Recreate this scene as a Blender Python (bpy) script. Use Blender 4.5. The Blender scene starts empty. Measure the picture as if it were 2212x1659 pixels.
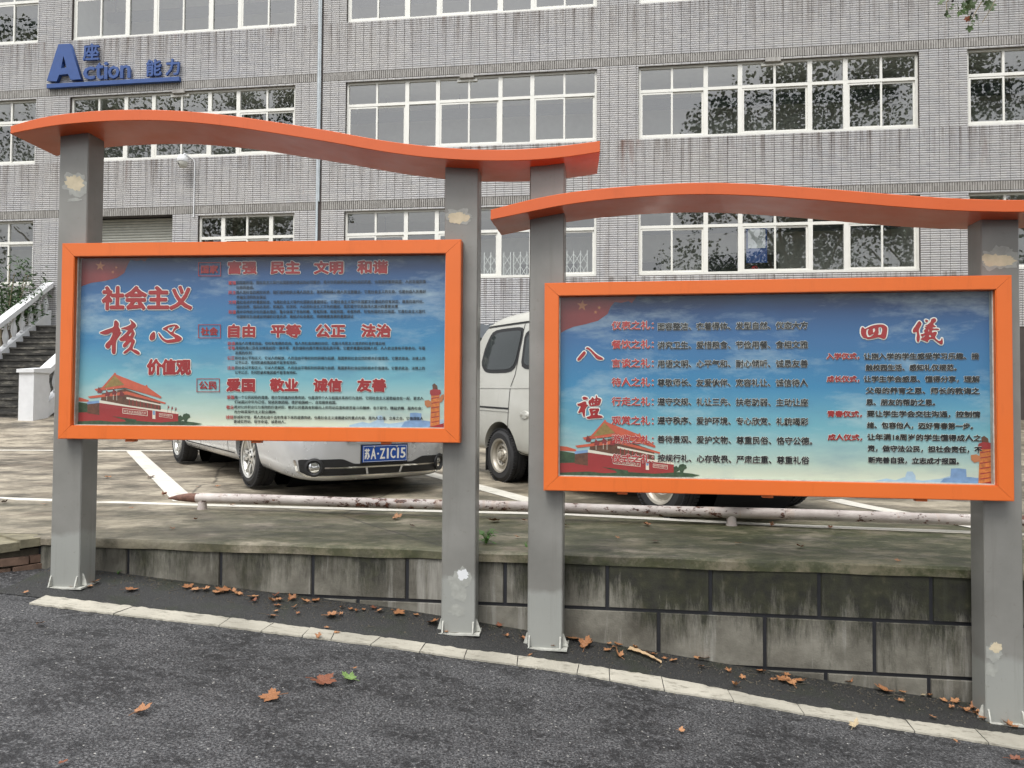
import bpy, bmesh, math, random
from mathutils import Vector, Matrix
from mathutils.bvhtree import BVHTree
random.seed(7)
SC = bpy.context.scene
COL = SC.collection
# ------------------------------------------------------------------ camera
FPX = 1620.0; CZ = 1.53; PITCH = math.atan(44/FPX); ROLL = .0065
cF = Vector((0, math.cos(PITCH), math.sin(PITCH)))
cU0 = Vector((0, -math.sin(PITCH), math.cos(PITCH)))
cR = (math.cos(ROLL)*Vector((1, 0, 0)) + math.sin(ROLL)*cU0).normalized()
cU = cR.cross(cF).normalized()
CP = Vector((0, 0, CZ))
cam_d = bpy.data.cameras.new('camera'); cam = bpy.data.objects.new('camera', cam_d); COL.objects.link(cam)
m = Matrix((cR, cU, -cF)).transposed().to_4x4(); m.translation = CP
cam.matrix_world = m
cam_d.sensor_width = 36; cam_d.lens = 36*FPX/2212; cam_d.clip_end = 900; cam_d.clip_start = .05
SC.camera = cam
# ------------------------------------------------------------------ world, sun, exposure
SUN_EL, SUN_ROT = math.radians(58), math.radians(205)
w = bpy.data.worlds.new('World'); SC.world = w; w.use_nodes = True
nt = w.node_tree; nt.nodes.clear()
sky = nt.nodes.new('ShaderNodeTexSky'); sky.sky_type = 'NISHITA'; sky.sun_disc = False
sky.sun_elevation = SUN_EL; sky.sun_rotation = SUN_ROT; sky.air_density = 1.2; sky.dust_density = 7; sky.ozone_density = 1
hs = nt.nodes.new('ShaderNodeHueSaturation'); hs.inputs['Saturation'].default_value = .16
ov = nt.nodes.new('ShaderNodeMixRGB'); ov.blend_type = 'MIX'; ov.inputs[0].default_value = .7
wtc = nt.nodes.new('ShaderNodeTexCoord'); wsx = nt.nodes.new('ShaderNodeSeparateXYZ'); nt.links.new(wtc.outputs['Generated'], wsx.inputs[0])
wr = nt.nodes.new('ShaderNodeValToRGB'); nt.links.new(wsx.outputs[2], wr.inputs[0])      # overcast sky: brighter towards the zenith
wr.color_ramp.elements[0].position = 0; wr.color_ramp.elements[0].color = (.36, .372, .388, 1)
wr.color_ramp.elements[1].position = 1; wr.color_ramp.elements[1].color = (.985, 1, 1.03, 1)
wm = nt.nodes.new('ShaderNodeVectorMath'); wm.operation = 'SCALE'; wm.inputs['Scale'].default_value = 12.0
nt.links.new(wr.outputs[0], wm.inputs[0]); nt.links.new(wm.outputs[0], ov.inputs[2])
bg = nt.nodes.new('ShaderNodeBackground'); bg.inputs[1].default_value = .15
wo = nt.nodes.new('ShaderNodeOutputWorld')
nt.links.new(sky.outputs[0], hs.inputs['Color']); nt.links.new(hs.outputs[0], ov.inputs[1])
nt.links.new(ov.outputs[0], bg.inputs[0]); nt.links.new(bg.outputs[0], wo.inputs[0])
sd = bpy.data.lights.new('sun', 'SUN'); sd.energy = 1.4; sd.angle = math.radians(25); sd.color = (1, .975, .94)
so = bpy.data.objects.new('sun', sd); COL.objects.link(so)
sv = Vector((math.sin(SUN_ROT)*math.cos(SUN_EL), math.cos(SUN_ROT)*math.cos(SUN_EL), math.sin(SUN_EL)))
so.rotation_euler = sv.to_track_quat('Z', 'Y').to_euler(); so.location = (0, -6, 20)
SC.view_settings.view_transform = 'Standard'; SC.view_settings.look = 'None'
SC.view_settings.exposure = 0.66; SC.view_settings.gamma = 1
SC.cycles.max_bounces = 7; SC.cycles.transparent_max_bounces = 12; SC.cycles.glossy_bounces = 4
SC.cycles.caustics_reflective = False; SC.cycles.caustics_refractive = False
SC.cycles.use_denoising = True

# ------------------------------------------------------------------ geometry helpers
def ray(px, py): return cF + cR*((px-1106)/FPX) - cU*((py-829.5)/FPX)
def hit(px, py, P, N):
    d = ray(px, py); return CP + d*(((P-CP).dot(N))/d.dot(N))
def lot_z(y): return .58 + .035*max(0, y-7.2) + .11*max(0, y-13)
def road_z(x, y=None):
    z = .03 - .1*max(-14, min(14, x))
    if y is not None:     # silt and patching lift the asphalt towards the wall foot
        e = max(0, min(1, (y-(4.84-.136*x-.42))/.4)); z += e*max(.025, .085-.02*abs(x+.8))
    return z
def on_lot(px, py):
    d = ray(px, py); t = 5
    for i in range(50): t = (lot_z((CP+d*t).y)-CZ)/d.z
    return CP + d*t
def on_road(px, py):
    d = ray(px, py); t = 5
    for i in range(80): t = .5*t+.5*(road_z((CP+d*t).x, (CP+d*t).y)-CZ)/d.z
    return CP + d*t

class MB:
    def __init__(s): s.v = []; s.f = []
    def face(s, pts):
        n = len(s.v); s.v += [tuple(p) for p in pts]; s.f.append(tuple(range(n, n+len(pts)))); return s
    def box(s, x0, x1, y0, y1, z0, z1, M=None):
        c = [(x0,y0,z0),(x1,y0,z0),(x1,y1,z0),(x0,y1,z0),(x0,y0,z1),(x1,y0,z1),(x1,y1,z1),(x0,y1,z1)]
        if M: c = [tuple(M @ Vector(p)) for p in c]
        n = len(s.v); s.v += c
        for f in ((0,3,2,1),(4,5,6,7),(0,1,5,4),(1,2,6,5),(2,3,7,6),(3,0,4,7)): s.f.append(tuple(n+i for i in f))
        return s
    def grid(s, rows, close=False):
        n = len(s.v); k = len(rows[0])
        for r in rows: s.v += [tuple(p) for p in r]
        for i in range(len(rows)-1):
            for j in range(k-1 if not close else k):
                a = n+i*k+j; b = n+i*k+(j+1) % k
                s.f.append((a, b, b+k, a+k))
        return s
    def tube(s, pts, rad, seg=10, caps=True):
        rows = []
        for i, p in enumerate(pts):
            p = Vector(p); r = rad[i] if isinstance(rad, (list, tuple)) else rad
            t = (Vector(pts[min(i+1, len(pts)-1)])-Vector(pts[max(i-1, 0)])).normalized()
            a = t.orthogonal().normalized() if i == 0 else (a - t*a.dot(t)).normalized()
            b = t.cross(a)
            rows.append([p + a*math.cos(2*math.pi*q/seg)*r + b*math.sin(2*math.pi*q/seg)*r for q in range(seg)])
        s.grid(rows, True)
        if caps:
            s.face(list(reversed(rows[0]))); s.face(rows[-1])
        return s
    def lathe(s, prof, seg=24, axis='z', M=None):
        rows = []
        for r, z in prof:
            row = []
            for q in range(seg):
                a = 2*math.pi*q/seg; c, d = math.cos(a)*r, math.sin(a)*r
                p = Vector((c, d, z)) if axis == 'z' else Vector((c, z, d))
                row.append(M @ p if M else p)
            rows.append(row)
        return s.grid(rows, True)
    def prism(s, poly, d0, d1, axis='y'):
        # poly in (x,z), extruded along y d0..d1
        A = [(p[0], d0, p[1]) for p in poly]; B = [(p[0], d1, p[1]) for p in poly]
        if axis == 'x': A = [(d0, p[0], p[1]) for p in poly]; B = [(d1, p[0], p[1]) for p in poly]
        s.face(A); s.face(list(reversed(B)))
        for i in range(len(poly)):
            j = (i+1) % len(poly); s.face([A[i], B[i], B[j], A[j]])
        return s
    def mesh(s, name, mat=None, smooth=None, weld=False):
        me = bpy.data.meshes.new(name); me.from_pydata(s.v, [], s.f); me.update()
        if weld or smooth is not None:
            bm = bmesh.new(); bm.from_mesh(me); bmesh.ops.remove_doubles(bm, verts=bm.verts, dist=1e-5)
            bmesh.ops.recalc_face_normals(bm, faces=bm.faces); bm.to_mesh(me); bm.free()
        if mat: me.materials.append(mat)
        if smooth is not None:
            me.polygons.foreach_set('use_smooth', [True]*len(me.polygons)); me.set_sharp_from_angle(angle=math.radians(smooth))
        return me
    def build(s, name, mat, parent=None, smooth=None, loc=None, weld=False, kind=None, label=None):
        return obj(name, s.mesh(name, mat, smooth, weld), parent, loc, kind, label)

def obj(name, me, parent=None, loc=None, kind=None, label=None):
    o = bpy.data.objects.new(name, me); COL.objects.link(o)
    if parent: o.parent = parent
    if loc is not None: o.location = loc
    if kind: o['kind'] = kind
    if label: o['label'] = label
    return o
def thing(name, label, cat, loc=(0,0,0), rz=0, group=None, scale=None):
    o = bpy.data.objects.new(name, None); COL.objects.link(o); o.location = loc; o.rotation_euler = (0, 0, rz)
    o.empty_display_size = .2
    return tag(o, label, cat, group)
def tag(o, label, cat, group=None):
    o['label'] = label; o['category'] = cat
    if group: o['group'] = group
    return o

# ------------------------------------------------------------------ materials
def srgb(r, g, b):
    f = lambda c: (c/255/12.92) if c/255 <= .04045 else ((c/255+.055)/1.055)**2.4
    return (f(r), f(g), f(b), 1)
class NT:
    """small node-tree writer"""
    def __init__(s, name):
        s.m = bpy.data.materials.new(name); s.m.use_nodes = True; s.t = s.m.node_tree; s.t.nodes.clear()
        s.out = s.t.nodes.new('ShaderNodeOutputMaterial'); s.b = s.t.nodes.new('ShaderNodeBsdfPrincipled')
        s.t.links.new(s.b.outputs[0], s.out.inputs[0])
    def n(s, typ, ins=None, **kw):
        x = s.t.nodes.new(typ)
        for k, v in kw.items(): setattr(x, k, v)
        for k, v in (ins or {}).items():
            if hasattr(v, 'is_linked') or isinstance(v, bpy.types.NodeSocket): s.t.links.new(v, x.inputs[k])
            else: x.inputs[k].default_value = v
        return x
    def pos(s): return s.n('ShaderNodeNewGeometry').outputs['Position']
    def oc(s): return s.n('ShaderNodeTexCoord').outputs['Object']
    def map(s, v, scale=(1,1,1), rot=(0,0,0), loc=(0,0,0)):
        return s.n('ShaderNodeMapping', {0: v, 'Scale': scale, 'Rotation': rot, 'Location': loc}).outputs[0]
    def noise(s, v, scale, detail=4, rough=.55): return s.n('ShaderNodeTexNoise', {'Vector': v, 'Scale': scale, 'Detail': detail, 'Roughness': rough}).outputs[0]
    def ramp(s, f, stops, interp='LINEAR'):
        r = s.n('ShaderNodeValToRGB', {0: f}); r.color_ramp.interpolation = interp; e = r.color_ramp.elements
        while len(e) < len(stops): e.new(.5)
        for i, (p, c) in enumerate(stops):
            e[i].position = p; e[i].color = c if hasattr(c, '__len__') else (c, c, c, 1)
        return r.outputs[0]
    def mix(s, f, a, b, mode='MIX'): return s.n('ShaderNodeMixRGB', {0: f, 1: a, 2: b}, blend_type=mode).outputs[0]
    def math(s, op, a, b=0): return s.n('ShaderNodeMath', {0: a, 1: b}, operation=op).outputs[0]
    def sep(s, v): return s.n('ShaderNodeSeparateXYZ', {0: v}).outputs
    def bump(s, h, strength=.3, dist=.01):
        s.t.links.new(s.n('ShaderNodeBump', {'Height': h, 'Strength': strength, 'Distance': dist}).outputs[0], s.b.inputs['Normal'])
    def set(s, color=None, rough=None, metal=None, spec=None, coat=None):
        for k, v in (('Base Color', color), ('Roughness', rough), ('Metallic', metal), ('Specular IOR Level', spec), ('Coat Weight', coat)):
            if v is None: continue
            if isinstance(v, bpy.types.NodeSocket): s.t.links.new(v, s.b.inputs[k])
            else: s.b.inputs[k].default_value = v
        return s.m
def plain(name, col, rough=.5, metal=0, var=.12, scale=6, coat=0, bump=0):
    t = NT(name); p = t.pos()
    n = t.noise(p, scale, 5)
    d = tuple(c*(1-var) for c in col[:3])+(1,); l = tuple(min(1, c*(1+var)) for c in col[:3])+(1,)
    c = t.ramp(n, [(.3, d), (.7, l)])
    if bump: t.bump(t.noise(p, 60, 4), bump, .004)
    return t.set(c, rough, metal, None, coat)

M = {}
PHI = math.radians(7.75); FO = Vector((0, 17.8, 0)); FN = Vector((math.sin(PHI), math.cos(PHI), 0))
def fac(px, py):
    p = hit(px, py, FO, FN); return p.x/math.cos(PHI), p.z
TH, TW = .052, .208
ZB = [3.09, 6.31, 9.53, 12.75]      # soldier course bottoms
def tile_mat():
    t = NT('glazed_grey_tile'); p = t.pos()
    q = t.n('ShaderNodeVectorRotate', {'Vector': p, 'Angle': PHI}, rotation_type='Z_AXIS').outputs[0]
    s_ = t.n('ShaderNodeVectorMath', {0: q, 1: (TW, 50, TH)}, operation='DIVIDE').outputs[0]
    fl = t.n('ShaderNodeVectorMath', {0: s_}, operation='FLOOR').outputs[0]
    wn = t.n('ShaderNodeTexWhiteNoise', {'Vector': fl}, noise_dimensions='3D').outputs[0]
    base = t.ramp(wn, [(0, srgb(172,172,174)), (.5, srgb(179,178,179)), (1, srgb(186,185,184))])
    big = t.noise(q, .35, 3)
    base = t.mix(t.ramp(big, [(.35, 0), (.7, .4)]), base, srgb(184,180,174))
    st = t.noise(t.map(q, (2.8, .1, .22)), 1, 5, .7)
    base = t.mix(t.ramp(st, [(.58, 0), (.76, .42)]), base, srgb(124,112,102))
    st2 = t.noise(t.map(q, (9, .1, .5), loc=(7, 0, 3)), 1, 4, .6)
    base = t.mix(t.ramp(st2, [(.69, 0), (.82, .5)]), base, srgb(126,84,66))
    zf = t.math('FRACT', t.math('DIVIDE', t.math('SUBTRACT', t.sep(q)[2], 6.51), 3.22))
    und = t.ramp(zf, [(.05, 0), (.37, 1), (.385, 1), (.39, 0)])
    s3 = t.noise(t.map(q, (11, .1, .35), loc=(3, 0, 9)), 1, 5, .7)
    base = t.mix(t.math('MULTIPLY', und, t.ramp(s3, [(.46, 0), (.66, .75)])), base, srgb(98,86,78))
    s4 = t.noise(t.map(q, (2.2, .1, .3), loc=(1, 0, 4)), 1, 4, .7)
    base = t.mix(t.math('MULTIPLY', und, t.ramp(s4, [(.6, 0), (.72, .6)])), base, srgb(112,72,56))
    t.bump(t.noise(q, 160, 3), .12, .002)
    return t.set(base, .33, 0, .5)
M['tile'] = tile_mat()
def band_mat():
    t = NT('soldier_course_tile'); p = t.pos()
    q = t.n('ShaderNodeVectorRotate', {'Vector': p, 'Angle': PHI}, rotation_type='Z_AXIS').outputs[0]
    fl = t.n('ShaderNodeVectorMath', {0: t.n('ShaderNodeVectorMath', {0: q, 1: (.052, 50, 3.22)}, operation='DIVIDE').outputs[0]}, operation='FLOOR').outputs[0]
    wn = t.n('ShaderNodeTexWhiteNoise', {'Vector': fl}, noise_dimensions='3D').outputs[0]
    base = t.ramp(wn, [(0, srgb(134,131,126)), (1, srgb(158,155,150))])
    st = t.noise(t.map(q, (5, .1, .6)), 1, 5, .7)
    base = t.mix(t.ramp(st, [(.56, 0), (.78, .45)]), base, srgb(100,92,84))
    return t.set(base, .42)
M['band'] = band_mat()
M['grout'] = plain('dark_grout', srgb(64,58,55), .9, var=.25, scale=3)
M['pvc'] = plain('white_window_frame', srgb(214,213,206), .4, var=.04)
def glass_mat(name, tint, ior=1.6, rough=0.0, bumpy=0):
    t = NT(name); t.t.nodes.remove(t.b)
    tr = t.n('ShaderNodeBsdfTransparent', {0: tint}); gl = t.n('ShaderNodeBsdfAnisotropic') if False else t.n('ShaderNodeBsdfGlossy', {'Roughness': rough})
    r0 = ((ior-1)/(ior+1))**2; fc = t.n('ShaderNodeLayerWeight', {0: .5}).outputs['Facing']
    fr = t.math('ADD', t.math('MULTIPLY', t.math('POWER', fc, 4.0), 1-r0), r0)
    mx = t.n('ShaderNodeMixShader', {0: fr, 1: tr.outputs[0], 2: gl.outputs[0]})
    if bumpy:
        b = t.n('ShaderNodeBump', {'Height': t.noise(t.pos(), 1.6, 1), 'Strength': bumpy, 'Distance': .02}).outputs[0]
        t.t.links.new(b, gl.inputs['Normal'])
    t.t.links.new(mx.outputs[0], t.out.inputs[0]); return t.m
M['glass'] = glass_mat('window_glass', (.86, .9, .9, 1), 2.6, 0, .07)
M['pglass'] = glass_mat('display_glass', (.95, .97, .96, 1), 1.42, .01, .3)
M['inwall'] = plain('corridor_wall', srgb(214,212,204), .8, var=.05)
M['indark'] = plain('dark_door_glass', srgb(52,54,54), .3)
M['infr'] = plain('corridor_joinery', srgb(185,184,176), .5, var=.05)
M['tray'] = plain('grey_cable_tray', srgb(96,102,108), .6)
M['concrete_in'] = plain('slab_concrete', srgb(150,148,142), .9)
M['signblue'] = plain('blue_painted_sign', srgb(42,72,128), .45, var=.1, scale=4)
M['white'] = plain('white_painted_plaster', srgb(206,207,208), .6, var=.06, bump=.1)
M['pipe'] = plain('pale_grey_pipe', srgb(172,180,184), .4)
M['zinc'] = plain('shutter_slat_metal', srgb(186,186,176), .5, var=.08)
M['black'] = plain('black_plastic', (.012, .012, .013, 1), .5)
M['rubber'] = plain('tyre_rubber', (.022, .022, .023, 1), .75, bump=.3)
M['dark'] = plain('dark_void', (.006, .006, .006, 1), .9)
M['chrome'] = plain('chrome_trim', (.75, .75, .74, 1), .12, 1, var=.03)
M['alloy'] = plain('silver_alloy', (.62, .61, .57, 1), .3, .7, var=.05)
M['steel'] = plain('dusty_steel_rim', srgb(168,162,150), .42, .4, var=.15)
M['carglass'] = plain('tinted_car_glass', (.02, .026, .026, 1), .04, 0, var=.05)

def paint(name, col, rough=.28, dirt=.2, dirtcol=None, metal=.0, coat=.6):
    t = NT(name); p = t.pos(); n = t.noise(p, 1.8, 5)
    c = t.mix(t.ramp(n, [(.4, 0), (.75, dirt)]), col, dirtcol or tuple(x*.7 for x in col[:3])+(1,))
    t.b.inputs['Coat Roughness'].default_value = .08
    dp = t.noise(t.map(p, (10, 10, 1.2)), 1, 6, .72); c = t.mix(t.ramp(dp, [(.56, 0), (.76, dirt*1.2)]), c, tuple(x*.62 for x in col[:3])+(1,))
    sk = t.noise(p, 60, 5, .75); c = t.mix(t.ramp(sk, [(.68, 0), (.78, dirt*1.5)]), c, (.16, .13, .1, 1))
    t.bump(t.noise(p, 2.2, 2), .12, .05)
    return t.set(c, t.ramp(t.noise(p, 5, 4), [(.3, rough*.85), (.7, min(1, rough*1.25))]), metal, .35, coat)
M['orange'] = paint('orange_gloss_paint', srgb(210,102,40), .42, .3, srgb(198,104,52), 0, .12)
M['canopy'] = paint('orange_canopy_paint', srgb(200,92,42), .38, .3, srgb(178,84,46), 0, .1)
M['silver'] = paint('silver_car_paint', srgb(200,201,202), .24, .12, srgb(166,166,164), .35, .7)
M['vanpaint'] = paint('champagne_van_paint', srgb(188,187,179), .38, .3, srgb(150,148,136), .15, .45)
def post_mat():
    t = NT('grey_steel_post_paint'); p = t.oc(); w_ = t.pos(); s_ = t.sep(p)
    n = t.noise(w_, 7, 4); zz = t.math('ADD', s_[2], t.math('MULTIPLY', t.math('SUBTRACT', n, .5), .12))
    low = t.ramp(zz, [(.33, 1), (.37, 0)])
    c = t.ramp(t.noise(w_, 2.3, 5), [(.3, srgb(112,111,106)), (.7, srgb(133,132,127))])
    c = t.mix(t.math('MULTIPLY', low, .7), c, srgb(152,154,149))
    sp = t.noise(w_, 24, 5, .7); c = t.mix(t.ramp(sp, [(.62, 0), (.76, .55)]), c, srgb(100,94,82))
    dr_ = t.noise(t.map(w_, (14, 14, .8)), 1, 5, .7); c = t.mix(t.ramp(dr_, [(.56, 0), (.74, .3)]), c, srgb(96,92,84))
    t.bump(t.noise(w_, 3, 2), .15, .03)
    return t.set(c, .42, .1, None, .15)
M['post'] = post_mat()
M['putty'] = plain('cream_putty_patch', srgb(186,174,148), .7, var=.14, scale=20)
M['putty2'] = plain('pale_paint_patch', srgb(146,147,141), .6, var=.14, scale=25)
M['galv'] = plain('weathered_base_steel', srgb(176,176,168), .6, var=.2, scale=30)

def asphalt_mat():
    t = NT('worn_asphalt'); p = t.pos()
    f = t.noise(p, 95, 3, .75); f2 = t.noise(p, 30, 4, .7); big = t.noise(t.map(p, (1, 1.6, 1)), 2.4, 8, .72)
    c = t.ramp(f, [(.38, srgb(24,24,25)), (.48, srgb(60,60,62)), (.58, srgb(94,94,95)), (.7, srgb(136,135,133))])
    c = t.mix(t.ramp(big, [(.42, .9), (.56, 0)]), c, t.mix(t.ramp(f2, [(.48, 1), (.58, 0)]), c, srgb(20,20,22)))
    vo = t.n('ShaderNodeTexVoronoi', {'Vector': p, 'Scale': 55}, feature='F1')
    sel = t.ramp(t.sep(vo.outputs['Color'])[0], [(.955, 0), (.96, 1)]); near = t.ramp(vo.outputs['Distance'], [(.18, 1), (.3, 0)])
    c = t.mix(t.math('MULTIPLY', sel, near), c, srgb(168,166,160))
    t.bump(t.math('ADD', f, t.math('MULTIPLY', f2, .8)), .9, .012)
    return t.set(c, t.ramp(f2, [(.3, .5), (.7, .8)]))
M['asphalt'] = asphalt_mat()
def gutter_mat():
    t = NT('dark_damp_asphalt'); p = t.pos()
    f = t.noise(p, 110, 3, .7); b_ = t.noise(p, 3.2, 6, .7)
    c = t.ramp(f, [(.4, srgb(26,26,26)), (.6, srgb(52,52,51)), (.75, srgb(96,94,90))])
    c = t.mix(t.ramp(b_, [(.5, 0), (.66, .75)]), c, srgb(36,42,24))
    t.bump(f, .8, .01)
    return t.set(c, .62)
M['gutter'] = gutter_mat()
def linepaint(name, a, b, sc=9, wear=.62):
    t = NT(name); p = t.pos(); n = t.noise(t.map(p, (1, 2.5, 1)), sc, 6, .7); f = t.noise(p, 80, 3)
    c = t.mix(t.ramp(n, [(wear, 0), (wear+.12, .8)]), t.ramp(t.noise(p, 2, 4), [(.3, a), (.7, b)]), srgb(120,116,104))
    c = t.mix(t.ramp(f, [(.62, 0), (.75, .35)]), c, srgb(110,106,98))
    t.bump(f, .5, .006); return t.set(c, .65)
M['roadline'] = linepaint('cracked_white_line', srgb(146,142,130), srgb(184,179,165), 11, .53)
M['lotline'] = linepaint('worn_stall_line', srgb(190,187,176), srgb(212,208,198), 7, .57)
def lot_mat():
    t = NT('stained_mossy_concrete'); p = t.pos(); s_ = t.sep(p)
    st = t.noise(t.map(p, (.8, 1.25, 1)), 1.7, 8, .74); st2 = t.noise(t.map(p, (.7, 1.3, 1), loc=(5, 2, 0)), 1.9, 7, .72)
    c = t.ramp(st, [(.37, srgb(68,63,54)), (.48, srgb(116,108,95)), (.6, srgb(166,156,138))])
    c = t.mix(t.ramp(st2, [(.5, 0), (.68, .65)]), c, srgb(92,78,66))
    mo = t.noise(t.map(p, (.9, 1.4, 1), loc=(2, 9, 0)), 2.2, 8, .76)
    # moss keeps to the strip between the stalls and the wall edge, thickest to the right
    edge = t.math('ADD', s_[1], t.math('MULTIPLY', s_[0], .15))
    band = t.ramp(t.math('DIVIDE', edge, 10), [(.62, 1), (.74, .3), (1, .08)])
    rt = t.ramp(t.math('ADD', t.math('DIVIDE', s_[0], 8), .5), [(.1, .3), (.3, .9), (1, 1.15)])
    mk = t.math('MULTIPLY', t.math('MULTIPLY', t.ramp(mo, [(.32, 0), (.5, 1)]), band), rt)
    c = t.mix(t.math('MULTIPLY', mk, .85), c, t.ramp(t.noise(t.map(p, (1, 1.5, 1)), 3, 7, .75), [(.34, srgb(30,35,16)), (.5, srgb(54,60,28)), (.64, srgb(112,106,84))]))
    cr = t.n('ShaderNodeTexVoronoi', {'Vector': t.mix(.12, p, t.n('ShaderNodeTexNoise', {'Vector': p, 'Scale': 1.7, 'Detail': 5}).outputs['Color']), 'Scale': .22}, feature='DISTANCE_TO_EDGE').outputs[0]
    c = t.mix(t.ramp(cr, [(.0, .7), (.0035, 0)]), c, srgb(38,36,32))
    t.bump(t.noise(p, 40, 5), .5, .008)
    return t.set(c, t.ramp(st2, [(.35, .75), (.65, .42)]))
M['lot'] = lot_mat()
def wall_mat():
    t = NT('rendered_block_face'); p = t.pos(); s_ = t.sep(p)
    g = t.noise(p, 90, 4); big = t.noise(p, 2.2, 6, .65)
    c = t.ramp(big, [(.34, srgb(72,69,61)), (.48, srgb(98,95,86)), (.64, srgb(124,121,111))])
    run = t.noise(t.map(p, (7, 7, .5)), 1, 5, .7)
    c = t.mix(t.ramp(run, [(.54, 0), (.66, .7)]), c, srgb(150,148,141))
    top = t.ramp(s_[2], [(.02, 0), (.56, 1)])
    run2 = t.noise(t.map(p, (3.4, 3.4, .55), loc=(4, 0, 0)), 1, 8, .8)
    rt = t.ramp(t.math('ADD', t.math('DIVIDE', s_[0], 8), .5), [(.1, .80), (.5, .80), (.60, 1), (.85, 1), (.95, .7)])
    mk = t.ramp(t.math('MULTIPLY', t.math('ADD', run2, t.math('MULTIPLY', top, .34)), rt), [(.55, 0), (.7, 1)])
    c = t.mix(t.math('MULTIPLY', mk, .93), c, t.ramp(t.noise(p, 14, 5), [(.35, srgb(18,19,12)), (.6, srgb(38,40,22)), (.75, srgb(64,60,44))]))
    t.bump(g, .45, .006); return t.set(c, .85)
M['block'] = wall_mat()
M['joint'] = plain('black_painted_joint', srgb(22,23,28), .55, var=.4, scale=12)
M['kerb'] = plain('worn_concrete_lip', srgb(126,120,104), .85, var=.25, scale=5, bump=.4)
M['brick'] = plain('old_orange_brick', srgb(110,88,74), .9, var=.4, scale=14, bump=.6)
M['mortar'] = plain('crumbling_mortar', srgb(84,78,66), .95, var=.4, scale=12, bump=.8)
M['ramp'] = plain('rough_ramp_concrete', srgb(118,112,92), .9, var=.4, scale=9, bump=.8)
def rail_mat():
    t = NT('white_paint_over_rust'); p = t.pos()
    n = t.noise(t.map(p, (.8, 1, 1.6)), 15, 8, .76); big = t.noise(p, 1.3, 3)
    f = t.ramp(t.math('ADD', n, t.math('MULTIPLY', t.math('SUBTRACT', big, .5), .35)), [(.56, 0), (.585, 1)])
    c = t.ramp(t.noise(p, 5, 4), [(.3, srgb(168,157,152)), (.7, srgb(200,192,186))])
    c = t.mix(t.ramp(t.noise(t.map(p, (9, 1, .6)), 1, 4), [(.6, 0), (.75, .6)]), c, srgb(176,140,104))
    c = t.mix(f, c, t.ramp(t.noise(p, 40, 4), [(.4, srgb(58,36,28)), (.65, srgb(112,66,44))]))
    t.bump(t.math('ADD', t.math('MULTIPLY', f, -.7), t.noise(p, 70, 4)), .5, .004)
    return t.set(c, .5)
M['rail'] = rail_mat()
M['rusttip'] = plain('brown_rust', srgb(104,74,62), .75, var=.4, scale=30, bump=.5)
def leaf_mats(name, a, b):
    t = NT(name); oi = t.n('ShaderNodeObjectInfo').outputs['Random']; n = t.noise(t.oc(), 30, 4)
    c = t.mix(t.ramp(n, [(.35, 0), (.7, 1)]), t.ramp(oi, [(0, a), (1, b)]), tuple(x*.62 for x in a[:3])+(1,))
    t.b.inputs['Subsurface Weight'].default_value = 0
    return t.set(c, .6)
M['leaf'] = leaf_mats('dry_orange_brown_leaf', srgb(146,98,62), srgb(188,140,98))
M['leaf_red'] = leaf_mats('red_brown_leaf', srgb(122,74,52), srgb(144,88,62))
M['leaf_pale'] = leaf_mats('pale_tan_leaf', srgb(176,160,130), srgb(190,172,140))
M['leaf_green'] = leaf_mats('fresh_green_leaf', srgb(112,140,78), srgb(118,146,82))
M['leaf_dark'] = leaf_mats('dark_brown_leaf', srgb(78,58,42), srgb(90,66,48))
M['foliage'] = leaf_mats('plane_tree_foliage', srgb(66,86,48), srgb(80,98,56))
M['foliage2'] = leaf_mats('pale_plane_leaf', srgb(98,124,78), srgb(120,140,88))
M['foliage_red'] = leaf_mats('turning_plane_leaf', srgb(140,86,60), srgb(150,92,66))
M['weed'] = leaf_mats('bright_weed_leaf', srgb(84,132,58), srgb(96,140,66))
M['bush'] = leaf_mats('bush_leaf', srgb(58,84,44), srgb(72,98,54))
M['bark'] = plain('plane_bark', srgb(134,124,102), .9, var=.3, scale=5, bump=.5)
M['barkstrip'] = plain('tan_bark_strip', srgb(176,150,116), .8, var=.15, scale=20)
def steps_mat():
    t = NT('mouldy_step_stone'); p = t.pos()
    c = t.ramp(t.noise(t.map(p, (1, 1, 3)), 2.4, 7, .75), [(.36, srgb(26,26,24)), (.52, srgb(58,56,52)), (.7, srgb(122,118,108))])
    return t.set(c, .8)
M['steps'] = steps_mat()
M['print_red'] = plain('print_red', srgb(150,30,32), .35, var=.12, scale=9)
M['print_red2'] = plain('print_light_red', srgb(172,54,54), .35, var=.05)
M['print_white'] = plain('print_white', srgb(224,222,214), .35, var=.02)
M['print_black'] = plain('print_black', srgb(18,20,22), .35, var=.05)
M['print_grey'] = plain('print_faded_black', srgb(34,46,60), .35, var=.05)
M['print_wall'] = plain('print_wall_red', srgb(146,48,48), .35, var=.1)
M['print_roof'] = plain('print_roof_orange', srgb(190,88,64), .35, var=.12, scale=30)
M['print_beam'] = plain('print_beam_brown', srgb(96,62,46), .35, var=.3, scale=40)
M['print_gold'] = plain('print_gold', srgb(140,116,66), .35, var=.2, scale=40)
M['print_green'] = plain('print_green', srgb(54,74,52), .35, var=.35, scale=40)
M['print_flag'] = plain('print_flag_red', srgb(118,46,46), .35, var=.3, scale=5)
M['print_star'] = plain('print_star', srgb(176,112,72), .35, var=.05)
M['print_orange'] = plain('print_column', srgb(192,112,56), .35, var=.3, scale=60)
M['print_blue'] = plain('print_great_wall_blue', srgb(116,146,184), .35, var=.15, scale=30)
M['print_paleblue'] = plain('print_pale_blue', srgb(158,182,202), .35, var=.08, scale=30)
M['print_cream'] = plain('print_cream', srgb(214,206,190), .35, var=.04)
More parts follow.
